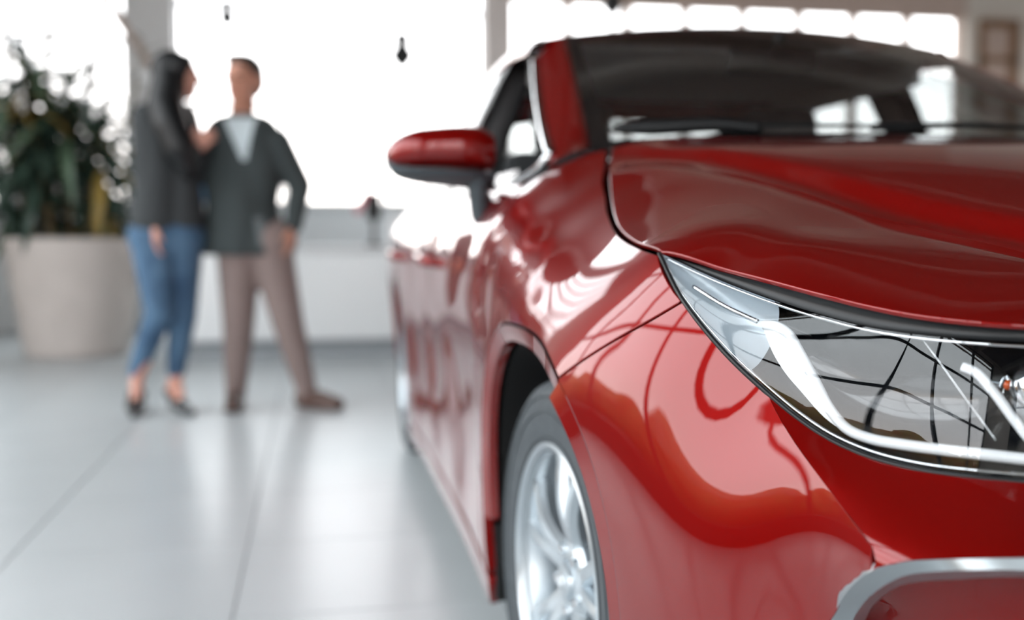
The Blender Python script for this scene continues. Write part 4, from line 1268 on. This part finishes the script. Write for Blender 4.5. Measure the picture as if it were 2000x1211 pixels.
    def lay(name, rows, m, off=.004, thick=None):
        V = []; n = len(rows[0])
        for r in rows:
            for (u, v) in r:
                p = L(u, v, 0); hit = bv.ray_cast(Vector((p.x, -1.5, p.z)), Vector((0, 1, 0)))
                q = hit[0] if hit[0] else Vector((p.x, -.12, p.z))
                V.append(q+Vector((0, -off, 0)))
        F = [(i*n+j_, i*n+j_+1, (i+1)*n+j_+1, (i+1)*n+j_) for i in range(len(rows)-1) for j_ in range(n-1)]
        return mesh_obj(name, V, F, m, root, conv=False)
    rows = []
    for a in np.linspace(0, 1, 14):
        y = 232+a*84; x0 = 444+a*38; x1 = 508-a*16
        rows.append([(x0+(x1-x0)*k/7, y) for k in range(8)])
    lay('shirt', rows, m_tee, .006)
    for x0, x1, xm in ((440, 482, -13), (512, 490, 11)):
        rows = []
        for a in np.linspace(0, 1, 12):
            y = 236+a*84; xa = x0+(x1-x0)*a; w = xm*math.sin(PI*min(1, a*1.05+.12))
            rows.append([(xa+w*k/3, y) for k in range(4)])
        lay('lapel', rows, m_blazer, .011)
    lay('shirt_tail', [[(505+k*4+a*10, 425+a*55) for k in range(int(5))] for a in np.linspace(0, 1, 8)], m_lining, .004)
    return root

def woman():
    root, L = person_frame(318, 806)
    root.name = 'person'
    tag(root, 'woman with long black hair in charcoal jacket, blue jeans and black heels', 'person')
    hc = L(349, 150, .02); face = Vector((1, .25, 0))
    sh = [L(284, 226, -.05), L(362, 228, .10)]
    el = [L(283, 340, -.06), L(388, 318, .06)]
    wr = [L(300, 440, -.10), L(380, 292, -.06)]
    hip = [L(300, 470, -.02), L(352, 470, .05)]
    kn = [L(312, 612, -.08), L(356, 618, .02)]
    an = [L(268, 738, .0), L(344, 738, .06)]
    b = MB()
    head(b, hc, face, .22)
    chain(b, [hc-Vector((0.01, 0, .07)), L(335, 215, .03)], [.045, .055])
    for k in (0, 1):
        chain(b, [L(326, 225, .02), sh[k]], [.06, .05])
        chain(b, [sh[k], el[k], wr[k]], [.045, .035, .023])
        chain(b, [L(322, 260, .03), L(326, 350, .02), hip[k]], [.085, .08, .09])
        chain(b, [hip[k], kn[k], an[k]], [.085, .052, .034])
    hand(b, wr[0], (.03, -.05, -1), (.5, -.8, 0), (.8, .2, 0), .45, .16)
    hand(b, wr[1], (.35, -.1, .35), (-.5, -.3, .6), (.3, .9, 0), .7, .145)
    # feet arched in the heels
    toes = [L(262, 800, -.14), L(370, 803, -.10)]
    heels = [L(268, 770, .03), L(336, 770, .07)]
    for k in (0, 1):
        toes[k].z = .028; heels[k].z = .105
        chain(b, [an[k], heels[k]], [.034, .032]); ball_ = heels[k].lerp(toes[k], .62); ball_.z = .045
        chain(b, [heels[k]+Vector((0, 0, .01)), ball_, toes[k]], [.026, .026, .016]); chain(b, [an[k], ball_], [.028, .022])
    remeshed(b, 'body', m_skin2, root, .007, 5)
    face_details(hc, face, root, m_eye, m_lip, m_hair1)
    # long hair falling over the back and shoulder
    h = MB(); f = face.normalized(); z = Vector((0, 0, 1)); s = z.cross(f); ang = math.atan2(f.y, f.x)
    h.ball(hc+z*.035-f*.030, .1, 20, 14, (1.06, .90, .95), rot=(0, 0, ang))
    h.cone(hc+z*.075+f*.042-s*.045, hc+z*.04-s*.075, .03, .03)
    hair = [(330, 160, -.02, .085), (322, 205, -.06, .085), (334, 245, -.11, .082), (352, 290, -.13, .074), (364, 325, -.12, .052)]
    P = [L(u, v, d) for u, v, d, r in hair]
    chain(h, P, [r for *_, r in hair])
    hair2 = [(322, 170, .06, .07), (314, 215, .02, .075), (322, 260, -.03, .07), (336, 300, -.07, .05)]
    chain(h, [L(u, v, d) for u, v, d, r in hair2], [r for *_, r in hair2])
    for q in range(9):                                  # strand tips
        u0 = 328+q*5.5
        chain(h, [L(u0, 285, -.12), L(u0+7, 322+(q % 3)*7, -.13)], [.022, .007])
    remeshed(h, 'hair', m_hair1, root, .008, 4)
    # jeans
    t = MB()
    chain(t, [L(302, 462, -.01), L(350, 462, .04)], [.128, .128])
    for k in (0, 1):
        chain(t, [hip[k], kn[k]], [.112, .070]); chain(t, [kn[k], an[k]+Vector((0, 0, .035))], [.070, .045])
    remeshed(t, 'jeans', m_jeans, root, .009, 7)
    # jacket
    j = MB()
    for k in (0, 1):
        chain(j, [L(324, 228, .02), sh[k]], [.075, .064])
        chain(j, [sh[k], el[k]], [.064, .054]); chain(j, [el[k], wr[k]], [.054, .040])
    for sx in (-1, 1):
        chain(j, [L(322+sx*22, 250, .02+sx*.03), L(328+sx*20, 330, .01+sx*.03), L(328+sx*24, 430, .01+sx*.03)], [.105, .098, .122])
    jo = remeshed(j, 'jacket', m_jacket, root, .010, 8)
    zh = L(320, 452, 0).z
    for v in jo.data.vertices:
        if v.co.z < zh and (v.co-wr[0]).length > .16: v.co.z = zh
    # court shoes
    for k in (0, 1):
        sm = MB()
        ball_ = heels[k].lerp(toes[k], .62); ball_.z = .036
        d = (toes[k]-heels[k]); d.z = 0; d.normalize(); ac = d.cross(Vector((0, 0, 1)))
        tp = toes[k]+d*.03; tp.z = .018
        for o_ in (-.020, 0, .020):
            chain(sm, [heels[k]+ac*o_*.8+Vector((0, 0, -.035)), ball_+ac*o_*1.2-Vector((0, 0, .012)), tp+ac*o_*.3], [.012, .014, .011])
        sm.cone(ball_-d*.02, tp, .040, .020); sm.cone(ball_+Vector((0, 0, .004)), tp, .040, .016)
        sm.cone(heels[k]-d*.028+Vector((0, 0, -.03)), heels[k]-d*.030+Vector((0, 0, .02)), .014, .010)
        hb = heels[k]-d*.024
        sm.cone(Vector((hb.x, hb.y, .080)), Vector((hb.x, hb.y, .006)), .014, .0055)
        for o_ in (-.028, .028):
            chain(sm, [heels[k]+ac*o_+Vector((0, 0, -.008)), ball_+ac*o_*1.15], [.016, .016])
        so = remeshed(sm, 'shoe', m_heel, root, .005, 2)
        for v in so.data.vertices:
            if v.co.z < 0: v.co.z = 0
    return root
man(); woman()
# ================================================================== THE PLANT
m_pot = mat('beige_concrete_planter', srgb(205, 196, 190), rough=0.7, noise=(5, 0.05))
m_soil = mat('dark_soil', srgb(60, 48, 40), rough=0.95)
m_stem = mat('plant_cane', srgb(120, 104, 78), rough=0.8)
m_leaf = [mat('glossy_green_leaf', srgb(84, 104, 84), rough=0.2, noise=(8, 0.25)), mat('dark_green_leaf', srgb(62, 80, 70), rough=0.2, noise=(8, 0.25)), mat('yellow_green_leaf', srgb(156, 132, 70), rough=0.35, noise=(6, 0.25))]
pc_ = un(128, 703, Z=0)
plant = tag(empty('potted_plant', (pc_[0]-.38, -pc_[1], 0)), 'tall bushy long-leaved plant in a big pale planter', 'plant')
PR = .36
pot = MB().lathe([(0, 0), (PR-.02, 0), (PR, .015), (PR+.125, .82), (PR+.125, .86), (PR+.085, .86), (PR+.075, .81), (0, .79)], 64).build('planter', m_pot, plant, auto=30)
MB().lathe([(0, .765), (.2, .775), (PR+.072, .77)], 40).build('soil', m_soil, plant, smooth=True)
rnd = random.Random(4)
# leaf meshes: long arching blades
def leaf_mesh(L, w, droop, fold):
    n = 9; V = []
    for i in range(n):
        t = i/(n-1); ww = w*math.sin(PI*min(1, .08+t*.92))**.7*(1-.25*t)
        a = droop*t
        x = L*(math.sin(a)/max(droop, 1e-3)) if droop > 1e-3 else L*t
        z = -L*(1-math.cos(a))/max(droop, 1e-3)
        for k, off in ((-1, -ww/2), (0, 0), (1, ww/2)):
            V.append((x, off, z+(abs(k)*fold*ww)))
    F = [(i*3+j, i*3+j+1, (i+1)*3+j+1, (i+1)*3+j) for i in range(n-1) for j in range(2)]
    return V, F
leafs = []
for q, (L_, w_, dr, fo) in enumerate(((.66, .085, 1.0, .2), (.78, .095, 1.4, .15), (.58, .075, .6, .25), (.74, .10, 1.9, .15))):
    for m_ in m_leaf:
        V, F = leaf_mesh(L_, w_, dr, fo)
        me = bpy.data.meshes.new('leaf'); me.from_pydata(V, [], F); me.materials.append(m_)
        me.polygons.foreach_set('use_smooth', [True]*len(F)); leafs.append(me)
heads = [(-.30, 0, 2.20), (.0, .1, 1.95), (-.48, .12, 1.85), (.05, -.25, 1.45), (.26, -.05, 1.25), (-.42, -.2, 1.38), (-.20, .22, 1.65), (.22, .15, 1.70), (-.10, -.25, 1.12), (-.22, -.24, 1.85)]
total = 0
for hx, hy, hz in heads:
    # blender local: x = car forward axis (towards camera), y = image right
    hx2, hy2 = hy, hx
    b0 = Vector((hx2*.5, hy2*.5, .76)); b1 = Vector((hx2, hy2, hz))
    MB().tube([b0, b0.lerp(b1, .5)+Vector((.02, -.01, 0)), b1], [.022, .02, .016], 8).build('cane', m_stem, plant, smooth=True)
    for k in range(26):
        t = k/26
        p = b1+Vector((0, 0, -.34*(1-t)))
        me = leafs[rnd.randrange(4)*3+rnd.choices((0, 1, 2), (5, 5, 4 if hz < 1.3 or hz > 1.9 else 1.6))[0]]
        o = bpy.data.objects.new('leaf', me); COL.objects.link(o); o.parent = plant
        o.location = p
        el = -math.radians(-12+62*t+rnd.uniform(-10, 10))
        o.rotation_euler = (rnd.uniform(-.3, .3), el, k*2.4+rnd.uniform(-.3, .3))
        s = rnd.uniform(.75, 1.1)*(1 if hz > 1.3 else .85); o.scale = (s, s, s)
        total += 1
# thin bare branches beside it
for (a, b) in (((0, .30, 1.5), (.05, .52, 2.3)), ((0, .15, 1.9), (0, .22, 2.75)), ((0, .35, 1.3), (0, .62, 1.9))):
    a, b = Vector(a), Vector(b)
    MB().tube([a, a.lerp(b, .5)+Vector((0, .04, 0)), b], [.012, .009, .004], 6).build('twig', m_stem, plant, smooth=True)
    for k in range(5):
        me = leafs[2*3+rnd.randrange(2)]
        o = bpy.data.objects.new('leaf', me); COL.objects.link(o); o.parent = plant
        o.location = a.lerp(b, .35+.65*k/4); o.rotation_euler = (0, -math.radians(rnd.uniform(10, 60)), rnd.uniform(0, 6.28)); s = .45; o.scale = (s, s, s)

# the many smaller leaves deeper in the crown
dv, df = [], []
for q in range(520):
    hx, hy, hz = heads[rnd.randrange(len(heads))]
    L_, w_, dr, fo = rnd.choice(((.42, .055, 1.0, .2), (.5, .06, 1.5, .2), (.36, .05, .6, .25)))
    V, F = leaf_mesh(L_, w_, dr, fo)
    M_ = Euler((rnd.uniform(-.3, .3), -math.radians(rnd.uniform(-25, 60)), rnd.uniform(0, 2*PI))).to_matrix()
    p = Vector((hy+rnd.uniform(-.08, .08), hx+rnd.uniform(-.08, .08), hz-rnd.uniform(.1, .62)))
    b = len(dv); dv += [M_@Vector(v)+p for v in V]; df += [tuple(i+b for i in f) for f in F]
tag(mesh_obj('inner_leaves', dv, df, m_leaf[1], plant, conv=False), kind='stuff')
bpy.context.view_layer.update()
